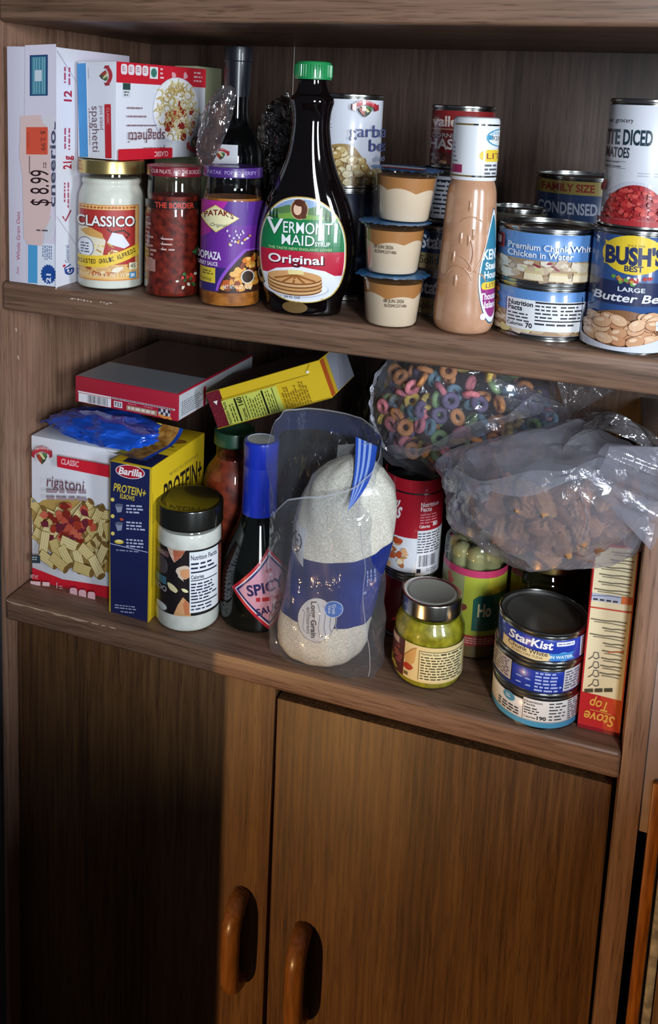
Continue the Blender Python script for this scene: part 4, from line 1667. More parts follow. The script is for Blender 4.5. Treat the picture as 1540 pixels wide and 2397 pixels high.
a.clip = [((1, 0), (-1, 0)), ((0, 0.6), (0, -1)), ((0, BH-0.6), (0, 1)), ((BW-0.6, 0), (1, 0))]
a.build('front_print', t, on_face(BW, BD, BH, 'front'))
a = Art(0.42)
a.text('PROTEIN+', 30, 128, 26, '#1f1b1c', w=92, al='l', bold=0.02)
a.text('THE TASTE YOU LOVE FROM PASTA', 42, 160, 4.2, '#7a6a2a', w=70, al='l')
a.lines(5, 40, 9, 158, 2, '#8a7420', vert=True)
a.rect(0, 0, 3, BH, '#c9a92a')
a.text('ELBOWS', 30, 106, 12, '#1f1b1c', w=50, al='l', bold=0.02)
a.build('side_print', t, on_face(BW, BD, BH, 'right'))
a = Art(0.42)
a.rect(14, 4, 52, 42, '#1c2350')
a.lines(20, 14, 46, 30, 2, '#3d4570')
a.ell(34, 84, 16, 7, '#6a3a28', rot=20)
a.ell(34, 84, 14, 5.6, '#a3702c', rot=20)
a.lines(24, 64, 44, 72, 1, '#6a4a1c', ragged=0)
a.rect(0, 58, 53, 58.8, '#8f741a')
a.build('top_print', t, on_face(BW, BD, BH, 'top'))

# blue pasta bag lying over the two boxes, red box on top of it
BLU = noisy('blue_film', '#123f9c', '#1c55c4', 20, 0.28, 3, 0.0, 0.5)
t = thing('pasta_bag', 'soft blue pasta bag lying crumpled over the rigatoni box', 'bag', (97, 66, 187.5), -8)
blob_mesh('bag', (82, 48, 17.5), 51, BLU, t, at=(-2, 0, 17.2), nfac=50, p=14, wr=0.2, ws=1.7, smooth=30)
vs, fs = [], []
for k in range(9):
    for j in range(5):
        q = k/8
        vs.append((-66-22*q, -24+44*q*0.3+j*9-8*q, 12+9*sin(q*3+j)*0.6-3*q+4*(j % 2)))
for k in range(8):
    for j in range(4):
        fs.append((k*5+j, k*5+j+1, k*5+j+6, k*5+j+5))
sealo = mesh('crimped_end', vs, fs, BLU, t, smooth=60)
sealo.modifiers.new('thickness', 'SOLIDIFY').thickness = 0.0006
vs, fs = [], []
N1 = 30
for j in range(9):
    for i in range(N1+1):
        x = 34+j*5.2
        q = radians(205+150*i/N1)
        yy, zz = 49*cos(q), 17+18.5*sin(q)
        vs.append((x, yy*0.985, max(1.0, zz)))
        pass
for j in range(8):
    for i in range(N1):
        fs.append((j*(N1+1)+i, j*(N1+1)+i+1, (j+1)*(N1+1)+i+1, (j+1)*(N1+1)+i))
YB, TANB = mat('#cdbb3c', 0.3, coat=0.4), noisy('printed_pasta', '#8a5a24', '#c9974a', 120, 0.35, 3, 0, 0.4)
pk = mesh('printed_band', vs, fs, [YB, TANB, BLU], t, fm=[(0 if j < 2 else 1 if j < 7 else 2) for j in range(8) for i in range(N1)], smooth=60)

t = thing('cracker_box', 'flat red and grey carton lying on the blue pasta bag', 'box', (121, 176, 222.5), -4)
frombm('carton', boxbm(-72, -98, 0, 72, 98, 33, 1.0), mat('#a81e33', 0.4, name='red_carton'), t)
a = Art(0.3, 0.35)
a.rect(1.5, 1.5, 142.5, 194.5, '#8f9298')
a.rect(1.5, 70, 142.5, 194.5, '#4a3834')
a.rect(1.5, 69, 142.5, 70.4, '#2a2226')
a.rect(1.5, 1.2, 142.5, 2.4, '#c9cbd2')
a.blob(44, 73, 9, 3, '#5a403a', 8)
a.build('top_print', t, on_face(144, 196, 33, 'top'))
a = Art(0.4)
a.rect(4, 12.6, 140, 14.6, '#dfd3d6')
a.lines(52, 12.9, 138, 14.4, 1, '#4a3036', 0.8, ragged=0)
a.rect(5, 1.2, 52, 12, '#e3e0e4')
a.bars(18, 2, 48, 11.5, 22, '#25252c')
a.rect(56, 3, 68, 10.5, '#d9d3d8')
a.text('F23', 62, 4.6, 4.5, '#34343c', w=9, bold=0.02)
a.rect(74, 2.2, 116, 8.2, '#a88a72')
a.lines(76, 3, 114, 7.6, 1, '#e0d2c4', 0.7, ragged=0)
for x in (76, 98):
    a.lines(x, 9.4, x+12, 11.6, 1, '#d98a96', ragged=0)
a.rect(118, 4, 134, 12, '#c9c3cc')
for i in range(5):
    for j in range(2):
        if (i+j) % 2:
            a.rect(118+i*3.2, 4+j*4, 121.2+i*3.2, 8+j*4, '#34323c')
for i in range(8):
    a.blob(126+random.uniform(-6, 8), 2.6+random.uniform(-1, 1), 2.6, 1.4, '#d98a3a', 8)
a.build('front_print', t, on_face(144, 196, 33, 'front'))
a = Art(0.4)
a.rect(2, 1, 194, 31, '#c6c9d0')
a.lines(8, 4, 58, 22, 7, '#6a6d78')
a.lines(70, 4, 150, 22, 7, '#7a7d88')
a.rect(60, 1, 66, 25, '#a81e33')
a.build('side_print', t, on_face(144, 196, 33, 'right'))

# tilted yellow carton
t = thing('yellow_carton', 'yellow carton with maroon end and nutrition print, tilted above the rice', 'box', (226, 98, 211.5))
t.rotation_euler = (0, radians(-23.0), 0)
YL = mat('#d8b51e', 0.42, name='deep_yellow_carton')
frombm('carton', boxbm(0, 0, 0, 149, 92, 45, 1.0), YL, t)
fm_ = lambda u, v, l: Vector((u, -l, v))
a = Art(0.42)
a.rect(0.5, 0.5, 149, 44.5, '#d6b422')
a.rect(0.5, 0.5, 19, 44.5, '#6a1626')
for i in range(60):
    a.blob(random.uniform(1, 19), random.uniform(1, 44), 0.7, 0.7, '#8d2f3a', 5)
a.poly([(7, 33), (13, 33), (10, 28)], '#e8e3e0')
a.rect(17, 32.2, 128, 33, '#a5871a')
a.rect(128, 32.2, 133, 32.8, '#a5871a')
a.poly([(131, 37), (137, 44), (137.6, 43.6), (131.6, 36.4)], '#a5871a')
a.blob(132, 36, 2, 1.6, '#efe9d8', 7)
G_ = '#c9cf5c'
a.rect(17, 1, 90, 31, G_)
a.text('Nutrition Facts', 21.5, 2, 4, '#2a2a18', w=27, al='l', rot=90, bold=0.02)
a.lines(24, 3, 31, 28, 2, '#4a4a20', vert=True)
a.rect(33, 2, 35.4, 30, '#1e2010')
a.text('Calories', 43, 2, 4.4, '#2a2a18', w=14, al='l', rot=90, bold=0.02)
a.text('160', 43, 20, 6.2, '#1e2010', w=10, al='l', rot=90, bold=0.03)
a.rect(45, 2, 46, 30, '#1e2010')
a.lines(48, 2, 68, 30, 6, '#5a5c22', vert=True)
a.rect(69, 2, 71.4, 30, '#1e2010')
a.lines(73, 2, 82, 30, 3, '#5a5c22', vert=True)
a.rect(83, 2, 84, 30, '#3a3c18')
a.lines(93, 2, 126, 30, 10, '#8d6a14', vert=True, ragged=0.4)
a.rect(0.5, 0.5, 149, 1.4, '#b0921a')
a.build('side_print', t, fm_)
a = Art(0.42)
a.rect(1, 1, 91, 44, '#b8a08a')
a.rect(1, 1, 14, 44, '#b5541e')
a.rect(14, 1, 24, 44, '#c9a526')
a.rect(24, 1, 91, 44, '#8a8c98')
a.build('end_print', t, lambda u, v, l: Vector((149+l, u, v)))
a = Art(0.42)
a.rect(1, 1, 148, 91, '#3a2a1c')
a.build('top_print', t, lambda u, v, l: Vector((u, v, 45+l)))

# garlic alfredo jar
t = thing('alfredo_jar', 'white sauce jar with black lid and garlic clove label', 'jar', (216, 48, 0))
t.scale = (1.04, 1.04, 1.02)
pr = [(0, 0)]+spl([(31, 0), (35.5, 3), (36.6, 10), (36.4, 24), (35.6, 28), (35.6, 60), (35.6, 88), (36.4, 93), (36.6, 103), (35.8, 112), (33.5, 117), (33, 124)], 4)
jar(t, pr, 114, noisy('alfredo_sauce', '#cfcdc4', '#e2e0d8', 60, 0.5), lidprof(36.4, 119, 142), mat('#14140f', 0.25, coat=0.5, name='black_lid'))
a = round_art(35.8, 1225, 370, 524, 115, 1440, 366, 518, 18, 0.35, 0.35)
a.rect(366, 1262, 524, 1432, '#1f1a1d')
a.poly([(396, 1262), (438, 1262), (428, 1280), (412, 1296), (404, 1282)], '#d9b8a4')
a.poly([(410, 1264), (438, 1263), (424, 1284), (412, 1294)], '#b8664a')
a.blob(434, 1318, 17, 18, '#d9c3ae', 14, 0.12)
a.blob(438, 1322, 13, 13, '#d99a6c', 12, 0.12)
a.poly([(420, 1330), (434, 1342), (430, 1330)], '#d9c3ae')
a.blob(408, 1362, 15, 8, '#dccfa0', 12, 0.12, rot=40)
a.blob(436, 1365, 8, 4, '#efe9b4', 10, 0.15, rot=25)
a.poly([(410, 1432), (420, 1404), (432, 1382), (446, 1398), (450, 1432)], '#d9a070')
a.poly([(432, 1400), (438, 1388), (446, 1402), (446, 1428), (436, 1428)], '#c97a52')
a.rect(366, 1272, 400, 1288, '#6a4a50', r=4)
a.text('CLASSIC', 392, 1284, 7, '#c9b9b4', w=26, al='r')
a.ell(384, 1312, 14, 22, '#4a4448')
a.rect(366, 1340, 394, 1360, '#3d6f80')
a.text('ALFREDO', 395, 1378, 13, '#a7a3a8', w=60, al='r', bold=0.03)
a.blob(382, 1420, 14, 12, '#cdd0cc', 10, 0.2)
nutrition(a, 447, 1266, 512, 1424, ink='#232a44')
a.rect(512, 1266, 522, 1424, '#7a3a2f')
a.build('label', t, on_cyl([(35.7, -5), (35.7, 200)], az_cam(216, 48), 35.8), du=2.5)

# jar with green lid, sauce inside
t = thing('red_sauce_jar', 'red sauce jar with a dark green lid, behind the alfredo jar', 'jar', (230, 140, 0))
pr = [(0, 0)]+spl([(33, 0), (37, 4), (37.5, 14), (37.5, 110), (36.5, 132), (32, 150), (25, 162), (22.5, 168), (22.5, 184)], 4)
jar(t, pr, 165, noisy('red_sauce', '#5e1a0c', '#9a3a1c', 80, 0.5, 5, 0.2), lidprof(24.8, 182, 199), mat('#1f4a34', 0.35, coat=0.3, name='green_lid'))

# dark sauce bottle with blue sleeve and diamond label
t = thing('steak_sauce_bottle', 'dark sauce bottle with tall blue cap sleeve and diamond label', 'bottle', (288, 80, 0))
pr = [(0, 0)]+spl([(34, 0), (40, 3), (41.5, 10), (41.5, 50), (40.5, 66), (36, 84), (28.5, 104), (22.5, 120), (19.5, 134), (18.6, 150)], 4)
lathe('glass', pr, [mat('#0f120e', 0.06, spec=0.6, name='dark_green_glass')], t, 64, smooth=60)
BS = mat('#1e35b4', 0.3, coat=0.4, name='blue_sleeve')
lathe('cap_sleeve', [(19.4, 126), (20.2, 126), (19.8, 160), (19.6, 186), (19.4, 187), (19.8, 188), (20.2, 213), (19.6, 215.5), (18, 216.4), (16.4, 216.4), (16.2, 215.8), (0, 215.8)], [BS, mat('#b4b6ba', 0.5)], t, 64, fm=lambda p, q: 1 if q[0] < 16.3 else 0)
a = Art(0.35, 0.3)
for k, c_ in ((1.0, '#c22436'), (0.9, '#efe6ec'), (0.86, '#2b2f72'), (0.79, '#d9a3b8')):
    a.poly([(16-46*k, 53), (16, 53+47*k), (16+46*k, 53), (16, 53-47*k)], c_)
a.text('SPICY', 12, 52, 12, '#2b2a62', w=44, bold=0.03, rot=12)
a.lines(0, 41, 32, 47, 1, '#b8323c', 0.8, ragged=0)
a.text('SAUCE', 18, 28, 8, '#2b2a62', w=34, bold=0.03, rot=12)
a.blob(14, 76, 4, 2.5, '#b8323c', 8)
a.build('label', t, on_cyl(pr, az_cam(288, 80), 41), du=2.5, dv=4)
RV, RF = [], []
f = on_cyl(pr, az_cam(288, 80)-radians(58), 41)
for i in range(12):
    addr([(-5, 18+i*5), (0, 18.5+i*5), (5, 18+i*5)], 3.0, 1.0)
mesh('glass_ribs', RV, RF, DGLASS, t, smooth=80)


# ------------------------------------------------------------------ lower shelf, middle: bag of rice inside a zip bag
RX, RY = 387.0, 36.0
RICE = noisy('rice_grains', '#b9b4a6', '#e3dfd2', 520, 0.45, 4, 0.5, 0.2, 0.3, 0.7)
BLUEB = noisy('blue_bag_print', '#16245e', '#22348a', 12, 0.3, 2, 0, 0.4)
t = thing('rice_bag', 'bag of long grain rice with a blue band, inside the zip bag', 'bag', (RX, RY, 1.2))


def rice_half(z):
    P = [(30, 0), (40, 4), (46, 12), (50, 30), (49, 60), (50, 90), (52, 120), (54, 150), (51, 180), (44, 205), (28, 222), (12, 230), (2, 233)]
    return radius_at(P, z)


def rice_cx(z):
    return -11+36*max(0, z/233)**0.9


def rice_p(q, z, l=0.0):
    w = rice_half(z)
    d = 31*min(1, w/46)**0.7
    k = 1+0.03*sin(q*5+z*0.05)*sin(z*0.06)+0.015*sin(q*11+z*0.11)
    return Vector((rice_cx(z)+(w*k+l)*cos(q), (d*k+l)*sin(q), z))


n = 80
zs = [0, 3, 8, 15]+[22+i*7 for i in range(28)]+[220, 226, 230, 233]
vs, fs, fm = [], [], []
for z in zs:
    for i in range(n):
        vs.append(rice_p(2*pi*i/n, z))
for k in range(len(zs)-1):
    for i in range(n):
        fs.append((k*n+i, k*n+(i+1) % n, (k+1)*n+(i+1) % n, (k+1)*n+i))
fs += [tuple(range(n-1, -1, -1)), tuple(range((len(zs)-1)*n, len(zs)*n))]
mesh('rice', vs, fs, RICE, t, smooth=60)


def rice_map(u, v, l):
    w = rice_half(v)
    x = max(-0.985, min(0.985, (u-rice_cx(v))/w))
    q = -math.acos(x)
    return rice_p(q, v, l)


def blue_lim(q):
    """upper and lower edge of the blue band round the bag"""
    s = (sin(q)+1)/2
    return 124+34*s*1.0+10*cos(q), 50+3*cos(q)+6*s


vs, fs = [], []
rows = 14
for k in range(rows):
    for i in range(n):
        q = 2*pi*i/n
        hi, lo_ = blue_lim(q)
        vs.append(rice_p(q, lo_+(hi-lo_)*k/(rows-1), 0.35))
for k in range(rows-1):
    for i in range(n):
        fs.append((k*n+i, k*n+(i+1) % n, (k+1)*n+(i+1) % n, (k+1)*n+i))
mesh('printed_band', vs, fs, BLUEB, t, smooth=60)
a = Art(0.35, 0.3)
a.uv = lambda x, y: (25.6+0.45*x+0.0182*y-RX, 656+0.113*x-0.4677*y)
add0 = a.add


def add_uv(vs_, fs_, col):
    a.P.append(([(*a.uv(x, y), a.l*a.STEP) for x, y in vs_], fs_, a.mi(col)))
    a.l += 1


a.add = add_uv
a.fl = -1
a.ell(738, 1457, 46, 53, '#23263a')
a.ell(738, 1457, 45, 52, '#c9c9cc')
for i in range(7):
    x = 703+i*13
    a.stroke([(x, 1418+abs(i-3)*5), (x+6, 1440), (x+2, 1475), (x+6, 1498-abs(i-3)*4)], 2.2, '#8d8f98')
a.text('Long Grain', 726, 1413, 13, '#1c1c22', w=86, al='l', rot=-90, bold=0.02)
a.text('Enriched Rice', 714, 1428, 7, '#5a5c66', w=62, al='l', rot=-90)
a.ell(778, 1432, 21, 21, '#c9d6ea')
a.ell(778, 1432, 19.5, 19.5, '#3f6fc0')
a.text('Great', 776, 1420, 8, '#e3eaf5', w=24, al='l', rot=-90)
a.text('Value', 767, 1422, 7, '#e3eaf5', w=20, al='l', rot=-90)
a.lines(848, 1352, 868, 1398, 3, '#8d9ac9', vert=True)
a.blob(846, 1408, 4, 4, '#8d9ac9', 8)
a.build('label', t, rice_map, du=3, dv=4, off=0.7)
b_ = Art(0.35, 0.3)
b_.uv = a.uv
b_.fl = -1


def add_b(vs_, fs_, col):
    b_.P.append(([(*a.uv(x, y), b_.l*b_.STEP) for x, y in vs_], fs_, b_.mi(col)))
    b_.l += 1


b_.add = add_b
b_.poly([(645, 1192), (690, 1240), (708, 1250), (706, 1334), (690, 1322), (644, 1288)], '#c2c4cc')
b_.ell(682, 1280, 20, 25, '#4a4854')
b_.ell(682, 1280, 16.5, 21, '#c2c4cc')
b_.text('Great', 681, 1276, 9, '#34323e', w=26, rot=-14, bold=0.02)
b_.text('Value', 681, 1291, 9, '#34323e', w=26, rot=-14, bold=0.02)
b_.build('paper_label', t, rice_map, du=3, dv=4, off=0.7)
# rolled clear top of the rice bag with printed dashes
vs, fs = [], []
for k in range(7):
    for j in range(9):
        q, s_ = k/6, j/8
        vs.append((-4+34*s_+8*q, -6+10*sin(q*3)+6*s_, 196+14*s_+46*q-8*q*s_))
for k in range(6):
    for j in range(8):
        fs.append((k*9+j, k*9+j+1, (k+1)*9+j+1, (k+1)*9+j))
tp = mesh('folded_top', vs, fs, thin('rice_film', '#f6f6f6', 0.08, 0.5, 2, 0.1, 0.25, '#dcdcdc', 0.4, 40), t, smooth=60)
a = Art(0.4)
for i, L in enumerate((5, 3, 4, 2, 3)):
    a.blob(0, 205+i*8.5, 1.4, L*0.7, '#141416', 8, 0.2, rot=-30)
a.build('printed_dash', tp, lambda u, v, l: Vector((6+(v-205)*0.5+u, -9-l, v-2)))

# zip bag round it
t = thing('zip_bag', 'clear zip-top plastic bag standing open with a blue zip strip', 'bag', (390, 34, 0.6))


def zb(q, z):
    f = min(1, z/26)
    ax = 54+8*f**0.6-4*max(0, (z-120)/150)
    ay = 26+15*f**0.6-6*max(0, (z-120)/150)
    if z < 26:
        ax += 3*(1-f)
    e = 0.78
    c, s_ = cos(q), sin(q)
    x = ax*abs(c)**e*(1 if c > 0 else -1)
    y = ay*abs(s_)**e*(1 if s_ > 0 else -1)
    o = Vector((q*1.3, z*0.013, 4.2))
    w = noise.noise(o*1.3)*4.5+noise.noise(Vector((cos(q)*3, sin(q)*3, z*0.045)))*3.2
    if z < 60:
        w += (1-z/60)*(2.4*sin(q*9+z*0.12)+3.2*abs(sin(q*4-z*0.07)))
    return Vector((x*(1+w/60)-17*(z/270), y*(1+w/50), z))


def ztop(q):
    d = math.degrees(q) % 360
    pts = [(0, 240), (25, 256), (60, 264), (100, 264), (150, 262), (172, 255), (195, 222), (228, 168), (250, 190), (285, 204), (320, 218), (345, 230), (360, 240)]
    for (a0, z0), (a1, z1) in zip(pts, pts[1:]):
        if a0 <= d <= a1:
            k = (d-a0)/(a1-a0)
            return z0+(z1-z0)*k
    return 250


n, rows = 140, 44
vs, fs = [], []
for k in range(rows):
    for i in range(n):
        q = 2*pi*i/n
        z = ztop(q)*(k/(rows-1))
        vs.append(zb(q, z))
for k in range(rows-1):
    for i in range(n):
        j = (i+1) % n
        fs.append((k*n+i, k*n+j, (k+1)*n+j, (k+1)*n+i))
fs.append(tuple(range(n-1, -1, -1)))
mesh('film', vs, fs, ZIPF, t, smooth=45)
RIM = thin('film_edge', '#f6f7fa', 0.15, 0.5, 2, 0.1, 0.45, '#e3e6f0')
lv, lf = [], []
for i in range(n+1):
    q = 2*pi*i/n
    for dz in (0, 1.7):
        p = zb(q, ztop(q)-dz)
        lv.append(p+Vector((cos(q)*0.4, sin(q)*0.4, 0.3)))
for i in range(n):
    lf.append((2*i, 2*i+1, 2*i+3, 2*i+2))
mesh('open_edge', lv, lf, RIM, t, smooth=60)
lv, lf = [], []
for i in range(36):
    z = 6+i*5.6
    for dx in (0, 0.9):
        q = radians(-38-0.12*i+2.5*sin(i*0.35))
        p = zb(q, z)
        lv.append(p+Vector((0.5+dx, -0.8, 0)))
for i in range(35):
    lf.append((2*i, 2*i+1, 2*i+3, 2*i+2))
mesh('side_seam', lv, lf, RIM, t, smooth=60)
NAVYF = thin('navy_zip_plastic', '#5a6cb0', 0.06, 0.5, 2.2, 0.1, 0.5, '#22306e')
vs, fs = [], []
A0, A1, M = radians(14), radians(172), 60
for i in range(M+1):
    q = A0+(A1-A0)*i/M
    zt = ztop(q)
    for k in range(5):
        p = zb(q, zt-3-k*5.2)
        vs.append(p+Vector((p.x*0.012, p.y*0.012, 0)))
for i in range(M):
    for k in range(4):
        fs.append((i*5+k, i*5+k+1, i*5+k+6, i*5+k+5))
mesh('zip_strip', vs, fs, NAVYF, t, smooth=60)
# the front half of the zip folds down on the right into a striped point
STR = mat('#2a4fb0', 0.3, coat=0.4, name='blue_zip_stripe')
STW = mat('#8fa6d9', 0.3, coat=0.4, name='pale_zip_stripe')
vs, fs, fm = [], [], []
top0, top1, tip = Vector((18, 4, 252)), Vector((40, 10, 243)), Vector((26, -44, 192))
R_ = 16
for k in range(R_+1):
    s_ = k/R_
    for j in range(9):
        u = j/8
        a_ = top0.lerp(top1, u)
        mid = a_.lerp(tip, s_)
        mid += Vector((7*sin(pi*s_)*(0.5+u*0.6), -4*sin(pi*s_), 0))
        vs.append(mid)
for k in range(R_):
    for j in range(8):
        fs.append((k*9+j, k*9+j+1, (k+1)*9+j+1, (k+1)*9+j))
        fm.append(j % 2 if j < 7 else 0)
mesh('zip_strip', vs, fs, [STR, STW], t, fm=fm, smooth=60, label='striped folded end of the zip strip')

# dark packet behind the zip bag, under the yellow carton
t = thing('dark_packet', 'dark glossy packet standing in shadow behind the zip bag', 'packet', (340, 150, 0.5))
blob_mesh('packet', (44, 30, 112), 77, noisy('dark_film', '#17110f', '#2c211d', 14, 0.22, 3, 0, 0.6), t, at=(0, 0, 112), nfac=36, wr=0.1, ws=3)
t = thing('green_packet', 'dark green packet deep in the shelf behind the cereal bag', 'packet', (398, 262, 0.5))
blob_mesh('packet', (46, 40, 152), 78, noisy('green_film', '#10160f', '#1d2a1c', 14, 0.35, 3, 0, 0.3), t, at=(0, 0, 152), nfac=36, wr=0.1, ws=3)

# ------------------------------------------------------------------ lower shelf, right half
cx1, cy1 = 455, 132
t = can('soup_can', 'lower red can under the soup can, mostly hidden by the relish jar', (cx1, cy1, 0), 33, 76, mat('#8a1c26', 0.3, coat=0.4, name='deep_red_wrapper'))
t = can('soup_can', 'red and white soup can under the bag of coloured cereal rings', (cx1, cy1, 76), 33, 100, [mat('#dfe0e6', 0.3, coat=0.5, name='white_soup_wrapper')])
a = round_art(33.3, 1135, 906, 1048, 92, 1325, 910, 1044, 0, 0.3, 0.5)
a.rect(885, 1090, 1070, 1229, '#a81828')
a.rect(990, 1090, 1070, 1212, '#a81828')
a.text("Campbell's", 832, 1186, 40, '#f0eef0', w=115, al='l', bold=0.02, sh=0.25)
a.rect(991, 1210, 1070, 1322, '#dfe0e6')
a.text('Nutrition', 995, 1152, 10, '#f0e6e8', w=40, al='l', bold=0.02)
a.text('Facts', 995, 1163, 10, '#f0e6e8', w=25, al='l', bold=0.02)
a.lines(995, 1168, 1036, 1194, 4, '#d98f98', 0.4)
a.text('Calories', 994, 1203, 7, '#f0e6e8', w=24, al='l', bold=0.02)
a.text('80', 1029, 1201, 10, '#f0e6e8', w=10, bold=0.03)
a.lines(992, 1214, 1042, 1266, 8, '#4a4a54', 0.42, ragged=0.1)
a.bars(996, 1270, 1034, 1298, 16, '#20202a')
a.rect(993, 1303, 1002, 1313, '#2a2a34')
a.lines(1014, 1303, 1040, 1312, 2, '#7a7a84')
for i in range(26):
    a.blob(936+random.gauss(0, 12), 1275+random.gauss(0, 22), 7, 7, random.choice(('#c9976a', '#a8643c', '#e3d0b0', '#b8502f', '#d9a878')), 9, 0.35)
a.blob(944, 1240, 6, 8, '#b84a24', 8)
a.blob(964, 1278, 9, 3, '#b8854a', 8, 0.3, rot=-15)
a.build('label', t, on_cyl(33.3, az_cam(cx1, cy1), 33.3), du=2.5)

# tall jar with yellow-green label
tx, ty = 530, 124
t = thing('pickle_jar', 'tall jar of pale pickles with a pink and yellow label', 'jar', (tx, ty, 0))
pr = [(0, 0)]+spl([(31, 0), (34, 3), (35, 9), (35, 60), (35, 112), (34, 126), (30, 134), (29.4, 140)], 4)
jar(t, pr, 24, noisy('pickle_brine_food', '#8a6a4e', '#a58462', 40, 0.5), lidprof(31, 139, 151), mat('#8a8a80', 0.3, 0.8, name='jar_lid_metal'), glass=thin('jar_glass', '#dfe2d0', 0.04, 0.7, 3, 0.02))
vs = []
PALE = noisy('pale_pickle', '#a8a284', '#c4bea2', 40, 0.4, 3, 0, 0.3)
for i in range(7):
    q = 2*pi*i/7+0.35
    lathe('pickle', spl([(0, 20), (8, 24), (11, 40), (11.5, 80), (11, 112), (8, 122), (0, 126)], 4), [PALE], t, 20, c=(20*cos(q), 20*sin(q)), smooth=60)
a = Art(0.4, 0.3)
a.rect(-52, 18, 52, 104, '#aab03a')
a.rect(-52, 97, 52, 105, '#c23a64')
a.rect(-52, 18, -9, 97, '#8d8f62')
for i in range(20):
    a.blob(-24+random.gauss(0, 6), 70+random.gauss(0, 10), 4, 4, random.choice(('#b85a50', '#d9b0a0', '#7a3a34', '#c9c48d')), 8)
for i in range(12):
    a.blob(-20+random.gauss(0, 4), 46+random.gauss(0, 8), 3, 3, random.choice(('#b86a60', '#a9a35a')), 8)
a.poly([(2, 36), (2, 72), (8, 77), (46, 77), (46, 36)], '#1f5f52')
a.text('Ho', 7, 53, 14, '#e6d9a6', w=15, al='l', bold=0.03)
a.rect(-9, 18, 40, 30, '#a83a34')
a.lines(-4, 20, 30, 28, 3, '#e0b0a0', 0.4)
a.build('label', t, on_cyl(35.1, az_cam(tx, ty)-radians(2), 35), du=2.5)

# jar with gold rim behind the tuna
gx, gy = 606, 131
t = thing('pickle_jar', 'green pickle jar with a gold-rimmed lid, behind the stack of tuna cans', 'jar', (gx, gy, 0))
pr = [(0, 0)]+spl([(34, 0), (38, 4), (39, 12), (39, 90), (37.5, 104), (35, 112), (34.5, 118)], 4)
jar(t, pr, 96, noisy('green_pickles', '#2c2c0c', '#5e5c1e', 40, 0.4, 4, 0.2), lidprof(38, 115, 129), mat('#a88f5a', 0.25, 0.95, name='gold_rim'), glass=thin('olive_glass', '#c9c98a', 0.04, 0.7, 3, 0.02))
for i in range(6):
    q = az_cam(gx, gy)+(i-2.5)*0.42
    lathe('pickle', spl([(0, 30), (6, 34), (8, 55), (7.5, 76), (4, 88), (0, 90)], 4), [mat('#8a8a34', 0.35, coat=0.3, name='pickle_green')], t, 18, c=(29.5*cos(q), 29.5*sin(q)), smooth=60)

# relish jar
rx_, ry_ = 495, 53
t = thing('relish_jar', 'jar of yellow-green relish with a silver lid, front of the lower shelf', 'jar', (rx_, ry_, 0))
pr = [(0, 0)]+spl([(31, 0), (35.5, 3), (37, 9), (37, 30), (37, 52), (36.5, 60), (33, 68), (31, 72), (30.6, 78)], 4)
jar(t, pr, 71, noisy('relish', '#77720f', '#a39c22', 130, 0.4, 4, 0.4, 0.3), lidprof(31.4, 75, 92, 1.6), mat('#b9b7ae', 0.2, 1.0, name='silver_lid'))
lathe('lid_panel', [(25.6, 91.3), (25.2, 91.9), (23.6, 92.0), (22.8, 91.5), (0, 91.6)], [mat('#8f9084', 0.5, 0.2, name='grey_lid_panel')], t, 64)
a = round_art(37.1, 1470, 911, 1078, 53, 1600, 913, 1074, 4, 0.45, 0.3)
a.rect(905, 1478, 1082, 1583, '#d9c48d')
a.rect(900, 1478, 942, 1583, '#4a1f1c')
a.rect(908, 1482, 928, 1500, '#b09a94')
for i in range(10):
    a.blob(922+random.gauss(0, 8), 1530+random.gauss(0, 14), 7, 4, random.choice(('#7a3a3a', '#8a4a3a', '#5a2a26')), 8, 0.3, rot=-40)
for i in range(8):
    a.blob(916+random.gauss(0, 5), 1566+random.gauss(0, 6), 6, 5, random.choice(('#6a6a1c', '#8a8a2c', '#a9a13c')), 8)
a.poly([(942, 1520), (958, 1492), (970, 1484), (966, 1530), (950, 1552)], '#c99a5a')
a.blob(952, 1548, 11, 10, '#a32a1c', 10, 0.25)
a.stroke([(942, 1520), (955, 1500), (968, 1486)], 1, '#6a4a2c')
a.rect(944, 1565, 953, 1575, '#6a5a3a')
a.rect(976, 1490, 1072, 1576, '#e0d2a0')
a.rect(976, 1490, 1072, 1491.5, '#4a3f2a')
a.rect(976, 1490, 977.2, 1576, '#4a3f2a')
a.text('Nutrition Facts', 980, 1500, 6, '#2f281c', w=40, al='l', bold=0.02)
a.lines(980, 1503, 1070, 1574, 9, '#4a4230', 0.45, ragged=0.08)
a.lines(1024, 1493, 1070, 1501, 1, '#4a4230', 0.6, ragged=0)
a.build('label', t, on_cyl(37.2, az_cam(rx_, ry_), 37.2), du=2.5)

# three tuna cans
ux, uy = 608, 45
azt = az_cam(ux, uy)
WB = mat('#2038a0', 0.3, coat=0.5, name='blue_tuna_wrapper')
t = can('tuna_can', 'lowest tuna can of the front stack, pale blue and white with nutrition panel', (ux, uy, 0), 43, 33.5, mat('#e0e2e6', 0.3, coat=0.5, name='white_tuna_wrapper'), group='stacked tuna cans', ring=False)
a = round_art(43.2, 1608, 1146, 1350, 33.5, 1708, 1146, 1346, 0, 0.3, 0.5)
a.rect(1140, 1684, 1360, 1706, '#4f9fcf')
a.poly([(1144, 1610), (1180, 1612), (1215, 1616), (1224, 1622), (1190, 1622), (1144, 1618)], '#10151d')
a.ell(1190, 1634, 14, 14, '#7fb6d6')
a.ell(1190, 1634, 12.5, 12.5, '#4f92bf')
a.lines(1182, 1628, 1198, 1640, 2, '#dfeaf2')
a.lines(1166, 1654, 1214, 1680, 3, '#3a4048', 0.5, ragged=0.05)
a.rect(1222, 1614, 1366, 1682, '#24262e')
